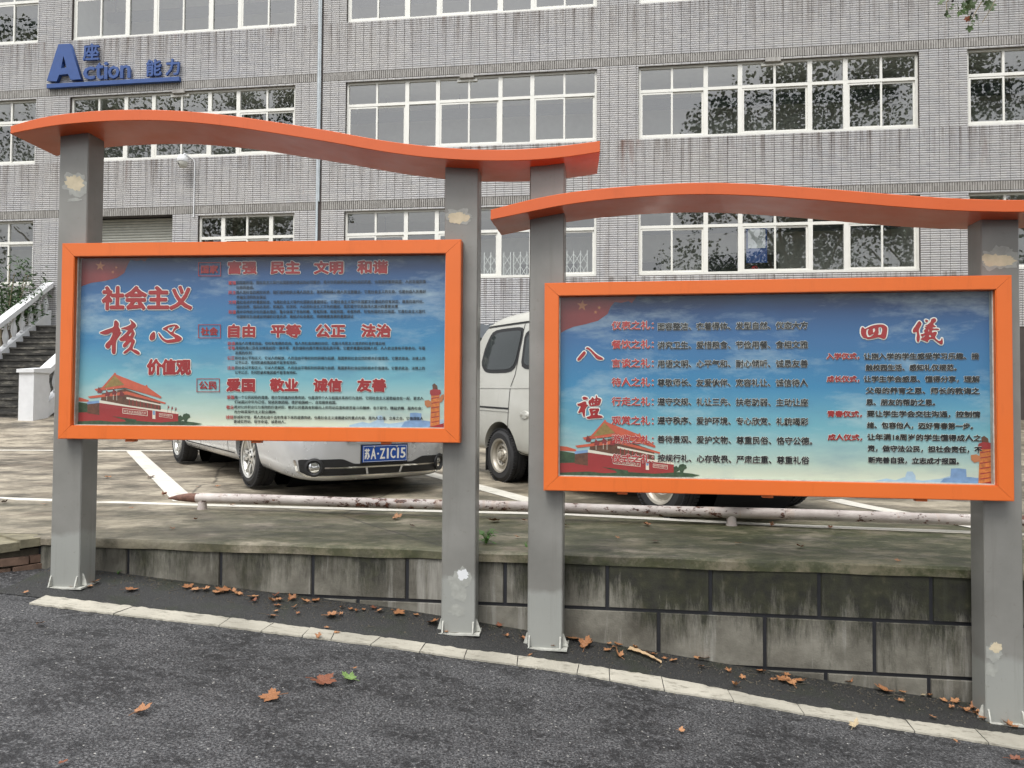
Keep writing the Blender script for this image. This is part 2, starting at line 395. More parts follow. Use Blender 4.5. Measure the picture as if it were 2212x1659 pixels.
M['plateblue'] = plain('plate_blue', srgb(24,72,150), .35, var=.04)
def poster_mat():
    t = NT('poster_sky_print'); g = t.n('ShaderNodeTexCoord').outputs['Generated']; s_ = t.sep(g)
    c = t.ramp(s_[2], [(0, srgb(204,206,186)), (.1, srgb(176,196,184)), (.28, srgb(112,168,182)), (.5, srgb(54,126,168)), (.75, srgb(50,100,148)), (.93, srgb(32,64,110)), (1, srgb(20,42,78))])
    q = t.oc(); n = t.noise(t.map(q, (1.1, 1, 3.4), rot=(0, .25, 0)), 1.3, 7, .68)
    c = t.mix(t.ramp(n, [(.5, 0), (.78, .6)]), c, srgb(196,210,208))
    n2 = t.noise(t.map(q, (1, 1, 3), loc=(4, 0, 1)), 1.6, 5)
    c = t.mix(t.ramp(n2, [(.5, 0), (.75, .45)]), c, srgb(52,96,144))
    return t.set(c, .4)
M['poster'] = poster_mat()

# ------------------------------------------------------------------ SETTING: ground, lot, road
g = MB()
g.face([(-300,-300,-2.5),(300,-300,-2.5),(300,400,-2.5),(-300,400,-2.5)])
g.build('ground', M['ramp'], kind='structure')
WL = lambda x: 4.84 - .136*x        # line of the retaining wall face
rd = MB(); xs = [-60,-14]+[-14+i for i in range(1, 28)]+[14, 60]
rd.grid([[(x, y if y is not None else WL(x)+.12, road_z(x)) for x in xs] for y in (-60, -20, 0, 3, None)])
rd.build('road', M['asphalt'], kind='structure', weld=True)
# lot sheet in strips of depth, following the wall line at its near edge
lt = MB(); rows = []
xs2 = [-60,-20,-14,-10,-7,-5,-4,-3,-2,-1,0,1,2,3,4,5,7,10,14,20,40]
for k in range(24):
    row = []
    for x in xs2:
        y0 = WL(x)+.1; y1 = 19.95 - .136*x; t_ = (k/23); y = y0+(y1-y0)*t_
        row.append((x, y, lot_z(y)))
    rows.append(row)
lt.grid(rows); lt.build('parking_lot', M['lot'], kind='structure', weld=True)

# far and near stall lines painted on the lot
def ribbon(pts, w_, zf, off=.004, gap=None):
    mb = MB(); L = []; R_ = []
    for i, p in enumerate(pts):
        t_ = (pts[min(i+1, len(pts)-1)]-pts[max(i-1, 0)]); t_.z = 0; t_.normalize(); n = Vector((-t_.y, t_.x, 0))*w_/2
        a, b = p+n, p-n
        L.append((a.x, a.y, zf(a)+off)); R_.append((b.x, b.y, zf(b)+off))
    mb.grid([L, R_]); return mb
def sub(a, b, n=12): return [a.lerp(b, i/n) for i in range(n+1)]
lz = lambda p: lot_z(p.y)
NL = [on_lot(*q) for q in ((0,1077),(205,1084),(420,1091),(950,1105),(1216,1111),(1700,1136),(2108,1151))]
nl0 = NL[0]+(NL[0]-NL[1])*4; nl1 = NL[-1]+(NL[-1]-NL[-2])*3
ribbon([nl0]+NL+[nl1], .13, lz).build('stall_line', M['lotline'], kind='structure')
ribbon(sub(on_lot(-260,972), on_lot(640,975)), .14, lz).build('stall_line', M['lotline'], kind='structure')
for a, b in (((288,975),(398,1082)), ((905,1018),(1248,1106)), ((1800,1080),(2150,1146))):
    p, q = on_lot(*a), on_lot(*b)
    ribbon(sub(p, q), .2, lz, .006).build('stall_line', M['lotline'], kind='structure')

# gutter strip between the white line and the wall, then the white line itself
TOP = [(100,1290),(278,1312),(492,1337),(675,1360),(823,1380),(918,1392),(1007,1406),(1116,1418.6),(1248,1438),(1382,1458),(1481,1476),(1569,1494),(1732,1526),(1957,1559),(2212,1593),(2330,1612)]
BOT = [(63,1306),(238,1328),(472,1354.5),(651,1377.5),(823,1398),(906,1410.6),(1001,1424.6),(1108,1438),(1245,1458),(1344,1476.7),(1450,1497),(1580,1517),(1736,1545.6),(1975,1583.6),(2212,1621.6),(2330,1640)]
def lerp_poly(P, x):
    for (a, b), (c, d) in zip(P, P[1:]):
        if x <= c: return b+(d-b)*(x-a)/(c-a)
    return P[-1][1]
GR = [[] for _ in range(9)]
for x in range(-20, 2360, 35):
    p = on_road(x, lerp_poly(TOP, max(x, 100))-(0 if x > 100 else (100-x)*.1) + 3)
    q = Vector((p.x+.02, WL(p.x+.02)+.1, 0))
    for k in range(9):
        v = p.lerp(q, k/8); GR[k].append((v.x, v.y, road_z(v.x, v.y)+.004))
MB().grid(GR).build('road_edge', M['gutter'], kind='structure', weld=True)
CR = [(287,245),(496,472),(591,563),(669,652),(723,714),(822,800),(918,906),(1008,1001.5),(1118,1116),(1250,1245.5),(1315,1316),(1428,1434),(1571,1584),(1721,1736),(1955,1975),(2105,2135),(2330,2330)]
wl = MB(); pt, pb = 100, 63
random.seed(3)
for ct, cb in CR:
    n = max(2, int((ct-pt)/9)); A = []; B = []
    for i in range(n+1):
        s_ = i/n
        e0 = 1.8 if i == 0 and pt > 100 else 0; e1 = 0
        x = pt+(ct-pt)*s_+e0+(random.uniform(-1.5, 1.5) if 0 < i < n else 0); y = lerp_poly(TOP, x)+random.uniform(-1.2, 1.2)
        A.append(on_road(x, y)); x = pb+(cb-pb)*s_+e0+(random.uniform(-1.5, 1.5) if 0 < i < n else 0); y = lerp_poly(BOT, x)+random.uniform(-.7, .7); B.append(on_road(x, y))
    wl.grid([[(p.x, p.y, road_z(p.x, p.y)+.011) for p in A], [(p.x, p.y, road_z(p.x, p.y)+.011) for p in B]])
    for P_ in (A, B):
        wl.grid([[(p.x, p.y, road_z(p.x, p.y)+.011) for p in P_], [(p.x, p.y, road_z(p.x, p.y)+.001) for p in P_]])
    pt, pb = ct, cb
wl.build('road_line', M['roadline'], kind='structure')

# ------------------------------------------------------------------ retaining wall
WN = Vector((math.sin(PHI), math.cos(PHI), 0)); WO = Vector((0, 4.84, 0))
rw = thing('retaining_wall', 'low grey rendered wall with black block joints and moss streaks', 'wall', WO, -PHI)
def wloc(px, py):
    p = hit(px, py, WO, WN); return p.x/math.cos(PHI), p.z
mb = MB().box(-3.35, 9, .012, .3, -1.6, .52)
mb.build('wall_core', M['joint'], rw)
lip = MB()
lx = [-3.38+i*.31 for i in range(40)]
random.seed(5)
for a, b in zip(lx, lx[1:]):
    j = [random.uniform(-.006, .006) for _ in range(4)]
random.seed(11)
ys = [random.uniform(-.022, -.010) for _ in lx]; zs = [random.uniform(.566, .578) for _ in lx]
lip.grid([[(x, .3, .584) for x in lx], [(x, -.004, .584) for x in lx], [(x, y, z) for x, y, z in zip(lx, ys, zs)], [(x, y+.002, .522+random.uniform(-.006, .006)) for x, y in zip(lx, ys)], [(x, .012, .515) for x in lx]])
lip.build('coping', M['lot'], rw, smooth=40)
def block(u0, u1, z0, z1):
    gp = .0105; b = MB(); e = .004
    u0 += gp; u1 -= gp; z0 += gp; z1 -= gp
    F0 = [(u0, .012, z0), (u1, .012, z0), (u1, .012, z1), (u0, .012, z1)]
    F1 = [(u0+e, 0, z0+e), (u1-e, 0, z0+e), (u1-e, 0, z1-e), (u0+e, 0, z1-e)]
    b.face(F1)
    for i in range(4): b.face([F0[i], F0[(i+1) % 4], F1[(i+1) % 4], F1[i]])
    return b.build('block', M['block'], rw)
r1 = [wloc(x, 1240)[0] for x in (275, 476, 675, 879, 1091, 1312, 1535, 1770, 2012)]
r2 = [wloc(x, 1370)[0] for x in (1423, 1653, 1890, 2130)]
r3 = [wloc(x, 1480)[0] for x in (1785, 2008)]
r1 = [-3.34]+r1+[r1[-1]+.65*k for k in range(1, 9)]
r2 = [r2[0]-.65*k for k in range(8, 0, -1)]+r2+[r2[-1]+.65*k for k in range(1, 8)]
r3 = [r3[0]-.65*k for k in range(3, 0, -1)]+r3+[r3[-1]+.65*k for k in range(1, 8)]
for rr, z0, z1 in ((r1, .245, .532), (r2, -.075, .245), (r3, -.395, -.075), ([x+.3 for x in r3[2:]], -.72, -.395)):
    for a, b in zip(rr, rr[1:]):
        if z1 > road_z((a+b)/2)-.12: block(a, b, z0, z1)

# ramp at the left end with a side of old bricks
ra = thing('concrete_ramp', 'rough concrete ramp edge over old orange bricks beside the first post', 'ramp', (-3.3, 5.27, 0), math.radians(54))
rmp = MB()
# local x runs towards the lot/right-back, y to the left-back
n = 8
for i in range(n):
    a, b = -1.3+i*1.35/n, -1.3+(i+1)*1.35/n
    za, zb_ = .47+.11*(a+1.3)/1.3, .47+.11*(b+1.3)/1.3
    j = random.uniform(-.012, .012)
    rmp.box(a, b, 0+j, 3.2, min(za, zb_)-.05, (za+zb_)/2)
rmp.build('slab', M['ramp'], ra)
MB().box(-1.32, .06, .05, .5, .0, .5).build('mortar_bed', M['mortar'], ra)
bm0 = MB().box(-.11, .11, -.03, .03, -.026, .026).mesh('brick', M['brick'])
random.seed(21)
for row in range(4):
    for k in range(6):
        o = obj('brick', bm0, ra, (-1.22+k*.235+(row % 2)*.11, .035+random.uniform(-.012, .01), .245+row*.062+random.uniform(-.004, .004)))
        o.rotation_euler = (0, random.uniform(-.05, .05), random.uniform(-.06, .06))

# ------------------------------------------------------------------ building
B = thing('school_building', 'long grey tiled school building with rows of white framed windows behind the notice boards', 'building', FO, -PHI)
UL, UR, ZT = -19.0, 17.0, 13.6
W = {'W0': (-18.86, -12.68), 'W1': (-11.70, -5.52), 'W2': (-4.20, 1.98), 'W3': (2.95, 9.14), 'W4': (10.15, 16.34)}
OPEN = []; WIN = []
for fl, (z0, z1) in enumerate(((4.555, 6.27), (7.76, 9.49), (10.985, 12.71))):
    for k, (a, b) in W.items():
        if fl == 0 and k == 'W1':
            OPEN.append((-8.06, -5.50, z0, z1)); WIN.append((-8.06, -5.50, z0, z1, [1, 2, 1], fl, k))
            OPEN.append((-11.85, -8.76, 3.44, 6.31)); continue
        OPEN.append((a, b, z0, z1)); WIN.append((a, b, z0, z1, [2, 1, 2, 1, 2], fl, k))
us = sorted({UL, UR}|{v for o in OPEN for v in o[:2]}); zs_ = sorted({.3, ZT}|{v for o in OPEN for v in o[2:]})
bw = MB()
def inside(u, z): return any(a < u < b and c < z < d for a, b, c, d in OPEN)
for a, b in zip(us, us[1:]):
    for c, d in zip(zs_, zs_[1:]):
        if not inside((a+b)/2, (c+d)/2): bw.face([(a, .02, c), (b, .02, c), (b, .02, d), (a, .02, d)])
for a, b, c, d in OPEN:
    for q in ([(a,.02,c),(a,.24,c),(a,.24,d),(a,.02,d)], [(b,.02,c),(b,.02,d),(b,.24,d),(b,.24,c)], [(a,.02,c),(b,.02,c),(b,.24,c),(a,.24,c)], [(a,.02,d),(a,.24,d),(b,.24,d),(b,.02,d)]): bw.face(q)
bw.face([(UL,.02,.3),(UL,.02,ZT),(UL,12,ZT),(UL,12,.3)]); bw.face([(UR,.02,.3),(UR,12,.3),(UR,12,ZT),(UR,.02,ZT)])
bw.build('wall', M['grout'], B)
up = MB().box(UL, UR, .0, 12, ZT, 17.2); up.build('upper_storey', M['band'], B)
MB().box(UL-.2, UR+.2, -.25, 12.2, 17.2, 17.5).build('roof', M['concrete_in'], B)

tl = MB(); parts = []; bl = MB(); bparts = []
def tile_geo(mb, u0, u1, z0, z1, g_=.0045):
    u0 += g_; u1 -= g_; z0 += g_; z1 -= g_; h = z1-z0
    prof = [(.019, z0), (.006, z0+h*.08), (.0015, z0+h*.45), (0, z0+h*.72), (.007, z1-h*.04), (.019, z1)]
    n = len(mb.v)
    for y, z in prof: mb.v += [(u0, y, z), (u1, y, z)]
    for i in range(5): mb.f.append((n+2*i, n+2*i+1, n+2*i+3, n+2*i+2))
    mb.f.append(tuple(n+2*i for i in range(6))[::-1]); mb.f.append(tuple(n+2*i+1 for i in range(6)))
def cols():
    c = []
    u = -4.80
    while u < UR: c.append((u, min(UR, u+TW))); u += TW
    u = -4.94
    while u > UL: c.append((max(UL, u-TW), u)); u -= TW
    return c
CC = cols()
# each storey: tiles from band top upward
cand = []
for s_ in range(4):
    base = ZB[s_]+.2 if s_ < 3 else None
    if base is None: break
    for r in range(58):
        z0 = base+r*TH; z1 = z0+TH
        if z0 > 13.55: break
        zc = (z0+z1)/2
        blk = [(a, b) for a, b, c, d in OPEN if c < zc < d]
        for (u0, u1) in CC:
            if zc < 3.4 and u0 < -6: continue
            seg = [(u0, u1)]
            for a, b in blk:
                ns = []
                for p, q in seg:
                    if q <= a or p >= b: ns.append((p, q)); continue
                    if p < a: ns.append((p, a))
                    if q > b: ns.append((b, q))
                seg = ns
            for p, q in seg:
                if q-p > .02: cand.append((p, q, z0, z1))
cand += []
vis = [c for c in cand if c[1]-c[0] > .2 and 8.9 < c[0] < 10.95 and (6.7 < c[2] < 10.3)]
vis.sort(key=lambda c: -c[0]+.002*c[2]); vis = set(vis[:300])
for c in cand:
    if c in vis: parts.append(c)
    else: tile_geo(tl, *c)
tl.build('tiling', M['tile'], B, kind='stuff')
tm = MB(); tile_geo(tm, 0, TW, 0, TH); tme = tm.mesh('tile', M['tile'])
for c in parts: obj('tile', tme, B, (c[0], 0, c[2]))
# soldier courses
def sold(mb, u0, u1, z0, z1, g_=.0045):
    u0 += g_; u1 -= g_; z0 += g_; z1 -= g_; h = u1-u0; n = len(mb.v)
    prof = [(.019, u0), (.005, u0+h*.1), (0, u0+h*.5), (.005, u1-h*.1), (.019, u1)]
    for y, u in prof: mb.v += [(u, y, z0), (u, y, z1)]
    for i in range(4): mb.f.append((n+2*i, n+2*i+2, n+2*i+3, n+2*i+1))
    mb.f.append(tuple(n+2*i for i in range(5))); mb.f.append(tuple(n+2*i+1 for i in range(5))[::-1])
bme = MB(); sold(bme, 0, .052, 0, .2); bme = bme.mesh('edge_tile', M['band'])
nb = 0
for zb in ZB:
    for (u0, u1) in sorted(CC, reverse=True):
        for q in range(4):
            a = u0+q*.052
            if zb == ZB[0] and not (-5 < a < 6): continue
            if zb > 6 and zb < 12 and 6.5 < a < 11.2 and nb < 300 and zb != ZB[1] or (zb == ZB[1] and 7.4 < a < 10.5 and nb < 300):
                obj('edge_tile', bme, B, (a, 0, zb)); nb += 1
            else: sold(bl, a, a+.052, zb, zb+.2)
bl.build('edge_tiling', M['band'], B, kind='stuff')
# tiled corner of the entrance pier and return
MB().box(-11.85, -11.835, .02, .6, 3.44, 6.31).build('pier_return', M['band'], B)
# lintel notches in the band over each middle window
nt_ = MB()
for fl in (1,):
    for k in ('W1', 'W2', 'W3'):
        a, b = W[k]; c = (a+b)/2-.05
        nt_.box(c-.17, c+.17, -.004, .1, 9.44, 9.53)
        for i in range(4): pass
nt_.build('lintel_notch', M['band'], B)
# expansion joint cover and pipe
MB().box(-4.935, -4.885, -.012, .05, .6, 13.5).build('joint_cover', M['pipe'], B)
MB().box(-4.87, -4.845, -.03, .05, 6.52, 13.5).build('joint_cover', M['pipe'], B)

def bar(mb, u0, u1, z0, z1, y0=.085, y1=.14): mb.box(u0, u1, y0, y1, z0, z1)
pane_cache = {}
def pane(p, a, b, c, d, y=.115):
    key = (round(b-a, 3), round(d-c, 3))
    if key not in pane_cache:
        pane_cache[key] = MB().face([(0, 0, 0), (key[0], 0, 0), (key[0], 0, key[1]), (0, 0, key[1])]).mesh('pane', M['glass'])
    obj('pane', pane_cache[key], p, (a, y, c))
for (a, b, c, d, grp, fl, k) in WIN:
    wd = MB(); fw = .055
    big_gap = .10; tot = sum(grp); uw = (b-a)/tot
    # outer frame
    bar(wd, a, b, c, c+.07, .07, .14); bar(wd, a, b, d-.055, d, .08, .14); bar(wd, a, a+fw, c+.07, d-.055, .082, .14); bar(wd, b-fw, b, c+.07, d-.055, .082, .14)
    zt = c+(d-c)*.665
    wnd = wd
    bar(wd, a+fw, b-fw, zt-.035, zt+.035, .08, .14)
    u = a; sash = MB()
    edges = []
    for gi, gn in enumerate(grp):
        u1 = u+uw*gn
        L_ = u+(fw if gi == 0 else big_gap/2); R_ = u1-(fw if gi == len(grp)-1 else big_gap/2)
        if gi > 0: bar(wd, u-big_gap/2, u+big_gap/2, c+.07, zt-.035, .078, .14); bar(wd, u-big_gap/2, u+big_gap/2, zt+.035, d-.055, .078, .14)
        edges.append((L_, R_, gn)); u = u1
    frame = wd.build('window', M['pvc'], B)
    for L_, R_, gn in edges:
        if gn == 1:
            pane(frame, L_, R_, c+.07, zt-.035); pane(frame, L_, R_, zt+.035, d-.055)
        else:
            m_ = (L_+R_)/2
            MB().box(m_-.025, m_+.025, .086, .138, zt+.035, d-.055).build('mullion', M['pvc'], frame)
            pane(frame, L_, m_-.025, zt+.035, d-.055); pane(frame, m_+.025, R_, zt+.035, d-.055)
            # two sliding sashes, one in front of the other
            for (p, q, yy) in ((L_, m_+.02, .088), (m_-.02, R_, .112)):
                s2 = MB(); z0, z1 = c+.075, zt-.04; t2 = .042
                s2.box(p, q, yy, yy+.022, z0, z0+t2); s2.box(p, q, yy, yy+.022, z1-t2, z1)
                s2.box(p, p+t2, yy, yy+.022, z0+t2, z1-t2); s2.box(q-t2, q, yy, yy+.022, z0+t2, z1-t2)
                s2.build('sash', M['pvc'], frame); pane(frame, p+t2, q-t2, z0+t2, z1-t2, yy+.008)
    if fl == 1 and k in ('W1', 'W2', 'W3'):
        cc = (a+b)/2-.05
        MB().box(cc-.25, cc+.25, .074, .13, 9.375, 9.42).box(cc-.25, cc-.2, .074, .13, 9.42, 9.435).box(cc+.2, cc+.25, .074, .13, 9.42, 9.435).build('notch_frame', M['pvc'], frame)

# corridors behind the glass
for fl, (z0, z1) in enumerate(((4.555, 6.27), (7.76, 9.49), (10.985, 12.71))):
    f0, c1 = z0-1.0, z1+.25
    MB().box(UL, UR, .26, 3.3, f0-.12, f0).box(UL, UR, .26, 3.3, c1, c1+.12).build('floor_slab', M['inwall'], B)
    bwm = MB(); hol = []
    if fl == 1: hol = [(.62, .86, 8.05, 8.42), (1.0, 1.17, 8.07, 8.40)]
    ue = sorted({UL, UR}|{v for h in hol for v in h[:2]}); ze = sorted({f0, c1}|{v for h in hol for v in h[2:]})
    for a, b in zip(ue, ue[1:]):
        for c, d in zip(ze, ze[1:]):
            if not any(h[0] < (a+b)/2 < h[1] and h[2] < (c+d)/2 < h[3] for h in hol): bwm.face([(a, 2.3, c), (b, 2.3, c), (b, 2.3, d), (a, 2.3, d)])
    bwm.build('corridor_wall', M['inwall'], B)
    MB().box(UL, UR, 1.6, 1.8, c1-.62, c1-.40).build('cable_tray', M['tray'], B)
    for hx in range(-18, 17, 2): MB().box(hx+.3, hx+.33, 1.68, 1.71, c1-.4, c1).build('tray_hanger', M['tray'], B)
    random.seed(40+fl)
    u = -18.5
    while u < 16:
        wdt = random.choice((.95, 1.5, 1.8)); zz0 = z0+(-.9 if wdt < 1 else .02); zz1 = z0+random.choice((.72, .8, .86))
        if fl == 1 and -.2 < u+wdt and u < 1.4: u += 1.6; continue
        if not (fl == 0 and 7.6 < u+wdt and u < 9.3):
            dd = MB().box(u-.07, u+wdt+.07, 2.24, 2.295, zz0-.05, zz1+.07).build('corridor_door', M['infr'], B)
            MB().box(u, u+wdt, 2.22, 2.235, zz0, zz1).build('door_glass', M['indark'], dd)
        u += wdt+random.uniform(.5, 1.3)
for pu in (-12.2, -5.0, 2.45, 9.6): MB().box(pu-.3, pu+.3, .26, 2.3, 3.5, 13.0).build('cross_wall', M['inwall'], B)

# roller shutter at the entrance
sh = MB()
z = 3.46
while z < 6.3:
    h = .072
    sh.grid([[(-11.8, .42, z), (-8.78, .42, z)], [(-11.8, .405, z+h*.3), (-8.78, .405, z+h*.3)], [(-11.8, .41, z+h*.8), (-8.78, .41, z+h*.8)], [(-11.8, .44, z+h*.97), (-8.78, .44, z+h*.97)], [(-11.8, .44, z+h), (-8.78, .44, z+h)]])
    z += h
sh.build('roller_shutter', M['zinc'], B)
MB().box(-11.9, -8.7, .46, .5, 3.4, 6.4).build('entrance_backing', M['dark'], B)

# letters on the wall
def text_mesh(s, res=2, bold=0.0, extr=0, n=8, stag=.0001, out=0.0):
    c = bpy.data.curves.new('t', 'FONT'); c.body = s; c.resolution_u = res; c.extrude = extr; c.fill_mode = 'BOTH' if extr else 'FRONT'
    o = bpy.data.objects.new('t', c); COL.objects.link(o)
    dg = bpy.context.evaluated_depsgraph_get(); me = bpy.data.meshes.new_from_object(o.evaluated_get(dg))
    V = [tuple(v.co) for v in me.vertices]; F_ = [tuple(p.vertices) for p in me.polygons]
    bpy.data.objects.remove(o); bpy.data.curves.remove(c); bpy.data.meshes.remove(me)
    return V, F_
TC = {}
def place_text(mb, s, x0, x1, z0, z1, y, bold=0, res=2, extr=0, shear=0):
    """glyphs of s fitted to the rectangle x0..x1, z0..z1 on the plane y (front towards -y)"""
    if (s, res, extr) not in TC: TC[(s, res, extr)] = text_mesh(s, res, extr=extr)
    V, F_ = TC[(s, res, extr)]
    ax = min(v[0] for v in V); bx = max(v[0] for v in V); ay = min(v[1] for v in V); by = max(v[1] for v in V)
    if by-ay < 1e-6: return
    offs = [(0, 0)] if not bold else [(0, 0)]+[(math.cos(k*math.pi/4)*bold, math.sin(k*math.pi/4)*bold) for k in range(8)]
    for k, (ox, oz) in enumerate(offs):
        n = len(mb.v)
        for v in V:
            zz = z0+(v[1]-ay)/(by-ay)*(z1-z0)
            mb.v.append((x0+(v[0]-ax)/(bx-ax)*(x1-x0)+ox+shear*(zz-z0), y-v[2]*.5+k*.00012, zz+oz))
        mb.f += [tuple(n+i for i in f) for f in F_]
SG = thing('wall_letters', 'blue raised letters with underline bar high on the left of the facade', 'sign', FO, -PHI)
def fu(cx, cy): return fac(cx/3, cy/3)
Aw = [(325,535),(400,300),(475,297),(545,525),(478,530),(462,492),(405,497),(388,540)]
Ah = [(433,375),(452,450),(416,455)]
cu = bpy.data.curves.new('letter', 'CURVE'); cu.dimensions = '2D'; cu.fill_mode = 'BOTH'; cu.extrude = .05
for P_ in (Aw, Ah):
    sp = cu.splines.new('POLY'); sp.points.add(len(P_)-1); sp.use_cyclic_u = True
    for i, q in enumerate(P_): u_, z_ = fu(*q); sp.points[i].co = (u_, z_, 0, 1)
to = bpy.data.objects.new('t', cu); COL.objects.link(to)
me = bpy.data.meshes.new_from_object(to.evaluated_get(bpy.context.evaluated_depsgraph_get())); bpy.data.objects.remove(to)
me.transform(Matrix.Rotation(math.pi/2, 4, 'X')); me.materials.append(M['signblue'])
obj('letter', me, SG, (0, -.07, 0))
def letters(s, c0, c1, zt, zb, sgn=SG):
    u0, z0 = fu(c0, zb); u1, z1 = fu(c1, zt)
    mb = MB(); place_text(mb, s, u0, u1, z0, z1, -.07, bold=.011, res=2, extr=.05)
    mb.build('letter', M['signblue'], sgn)
letters('座', 553, 655, 292, 402)
for ch, a, b, t_, bo in (('c', 555, 628, 442, 524), ('t', 632, 685, 418, 522), ('i', 690, 712, 412, 520), ('o', 716, 785, 436, 518), ('n', 795, 858, 432, 515)): letters(ch, a, b, t_, bo)
letters('能', 962, 1058, 395, 502); letters('力', 1088, 1175, 390, 497)
p0 = fu(320, 565); p1 = fu(1175, 518)
MB().box(p0[0], p1[0], -.1, -.005, p1[1]-.06, p1[1]+.045).build('underline', M['signblue'], SG)

# CCTV dome camera with its bracket and cable
cu0, cz0 = fac(408, 355)
CM = thing('security_camera', 'white dome security camera hanging from a bracket under the left first-floor windows', 'camera', FO+Vector((math.cos(PHI)*cu0, -math.sin(PHI)*cu0, 0)), -PHI)
h = cz0
MB().lathe([(0, h+.14), (.09, h+.13), (.13, h+.06), (.14, h), (.13, h-.03), (.0, h-.03)], 16).build('housing', M['white'], CM, smooth=35, loc=(0, -.28, 0))
MB().lathe([(.12, h-.03), (.115, h-.1), (.07, h-.17), (0, h-.19)], 16).build('dome', M['infr'], CM, smooth=60, loc=(0, -.28, 0))
MB().lathe([(.0, -.015), (.035, -.015), (.035, .015), (0, .015)], 10, 'y').build('lens', M['black'], CM, loc=(-.03, -.375, h-.09))
MB().tube([(0, -.28, h+.13), (.02, -.24, h+.19), (.1, -.1, h+.12), (.14, 0, h+.1)], .022, 8).build('bracket', M['white'], CM, smooth=50)
MB().tube([(.15, -.03, h+.1), (.17, -.02, h+.02), (.165, -.02, 6.22)], .016, 6).build('cable', M['white'], CM, smooth=50)

# expanding grilles inside the ground-floor windows left of the middle
def grille(ua, ub, lab):
    t = thing('folding_grille', lab, 'grille', FO, -PHI, 'folding grilles inside the ground-floor windows')
    z0, z1 = 4.58, 5.2
    n = int((ub-ua)/.16)
    for i in range(n+1): MB().box(ua+i*.16-.009, ua+i*.16+.009, .16, .18, z0, z1).build('upright', M['pvc'], t)
    s = MB()
    for i in range(n):
        for (a, b) in ((z0+.02, z0+.28), (z0+.3, z0+.56)):
            for (p, q) in ((a, b), (b, a)):
                s.tube([(ua+i*.16, .19, p), (ua+(i+1)*.16, .19, q)], .008, 4)
    s.build('lattice', M['pvc'], t)
grille(-.72, -.05, 'narrow white lattice grille behind ground-floor glass, left of the third post')
grille(.0, 1.9, 'wide white lattice grille behind ground-floor glass, on both sides of third post')

# blue poster, notices and lettering seen inside the right ground-floor window
def inside_thing(name, lab, cat, px0, px1, py0, py1, depth=2.2):
    P_ = FO+FN*depth
    a = hit(px0, py1, P_, FN); b = hit(px1, py0, P_, FN)
    t = thing(name, lab, cat, (a.x, a.y, a.z), -PHI); return t, (b-a).length and (b.x-a.x)/math.cos(PHI), b.z-a.z
t, w_, h_ = inside_thing('wall_poster', 'blue and white poster on the corridor wall seen through the right ground-floor window', 'poster', 1612, 1657, 492, 568, .3)
MB().box(0, w_, 0, .02, 0, h_).build('board', M['signblue'], t)
MB().box(.04, w_-.04, -.006, -.001, h_*.42, h_-.03).build('picture', M['white'], t)
t, w_, h_ = inside_thing('wall_slogan', 'blue Chinese slogan painted inside the rightmost pane of the right ground-floor window', 'slogan', 1925, 1982, 515, 526, 2.22)
mb = MB(); place_text(mb, '以心传递 畅达', 0, w_*1.02, 0, h_, 0, bold=.006, res=1); mb.build('lettering', M['signblue'], t)
t, w_, h_ = inside_thing('wall_mural', 'blue, white and orange figure shapes on the corridor wall below the blue slogan', 'mural', 1945, 1985, 534, 575, 2.22)
MB().box(w_*.35, w_*.55, 0, .01, h_*.7, h_*.98).box(w_*.8, w_*.9, 0, .01, h_*.62, h_).box(0, w_*.1, 0, .01, 0, h_*.5).box(w_*.5, w_*.85, 0, .01, h_*.3, h_*.4).build('blue_shape', M['signblue'], t)
MB().box(w_*.38, w_*.6, 0, .01, h_*.42, h_*.64).build('orange_shape', M['print_orange'], t)
t, w_, h_ = inside_thing('wall_poster', 'dark blue notice behind the rightmost pane of the right first-floor window', 'poster', 1938, 1976, 213, 270, 2.1)
MB().box(0, w_, 0, .02, 0, h_).build('board', M['signblue'], t); MB().box(.05, w_-.05, -.006, -.001, .05, h_*.55).build('print', M['tray'], t)
t, w_, h_ = inside_thing('no_smoking_sign', 'small round no smoking sign low on the glass of the right ground-floor window', 'sign', 1624, 1636, 574, 586, .1)
rr = w_/2
MB().lathe([(rr, 0), (rr, .004), (rr*.8, .004), (rr*.8, 0)], 18, 'y').box(-rr*.7, rr*.7, 0, .003, -.008, .008, Matrix.Rotation(.8, 4, 'Y')).build('ring', M['print_red'], t, loc=(rr, -.01, rr))

# entrance stairs with balustrades, left
SX = fac(120, 620)[0]
ST = thing('entrance_stairs', 'dark mouldy outdoor stairs with white balustrades climbing to the left entrance', 'stairs', FO, -PHI)
uN = hit(110, 850, Vector((-9.75, 15.6, 0)), Vector((0, 1, 0)))
# local: u along facade, y negative towards camera
def toloc(p): d = p-FO; return (d.x*math.cos(PHI)-d.y*math.sin(PHI), d.x*math.sin(PHI)+d.y*math.cos(PHI))
nu, ny = toloc(Vector((-9.95, 15.6, 0)))
uF = SX-.15; base_z = lot_z(15.6)-.02; NS = 15; y0 = ny+.1; run = (-.35-y0)/NS; rise = (3.44-base_z)/NS
stp = MB()
for i in range(NS):
    ya = y0+i*run; z1 = base_z+(i+1)*rise
    s = MB(); s.box(uF, nu, ya-.02, ya+run+.03, z1-.045, z1); s.box(uF, nu, ya+.0, ya+run, z1-rise-.02, z1-.045)
    s.build('step', M['steps'], ST)
MB().box(uF-.6, -8.6, -.34, .42, 3.3, 3.43).build('landing', M['steps'], ST)
def baluster_mesh():
    pr = [(.05,0),(.05,.04),(.032,.05),(.045,.09),(.066,.17),(.07,.23),(.055,.32),(.03,.42),(.028,.46),(.042,.49),(.03,.52),(.046,.55),(.05,.58),(.05,.62)]
    return MB().lathe(pr, 14).mesh('baluster', M['white'], 50)
bal = baluster_mesh()
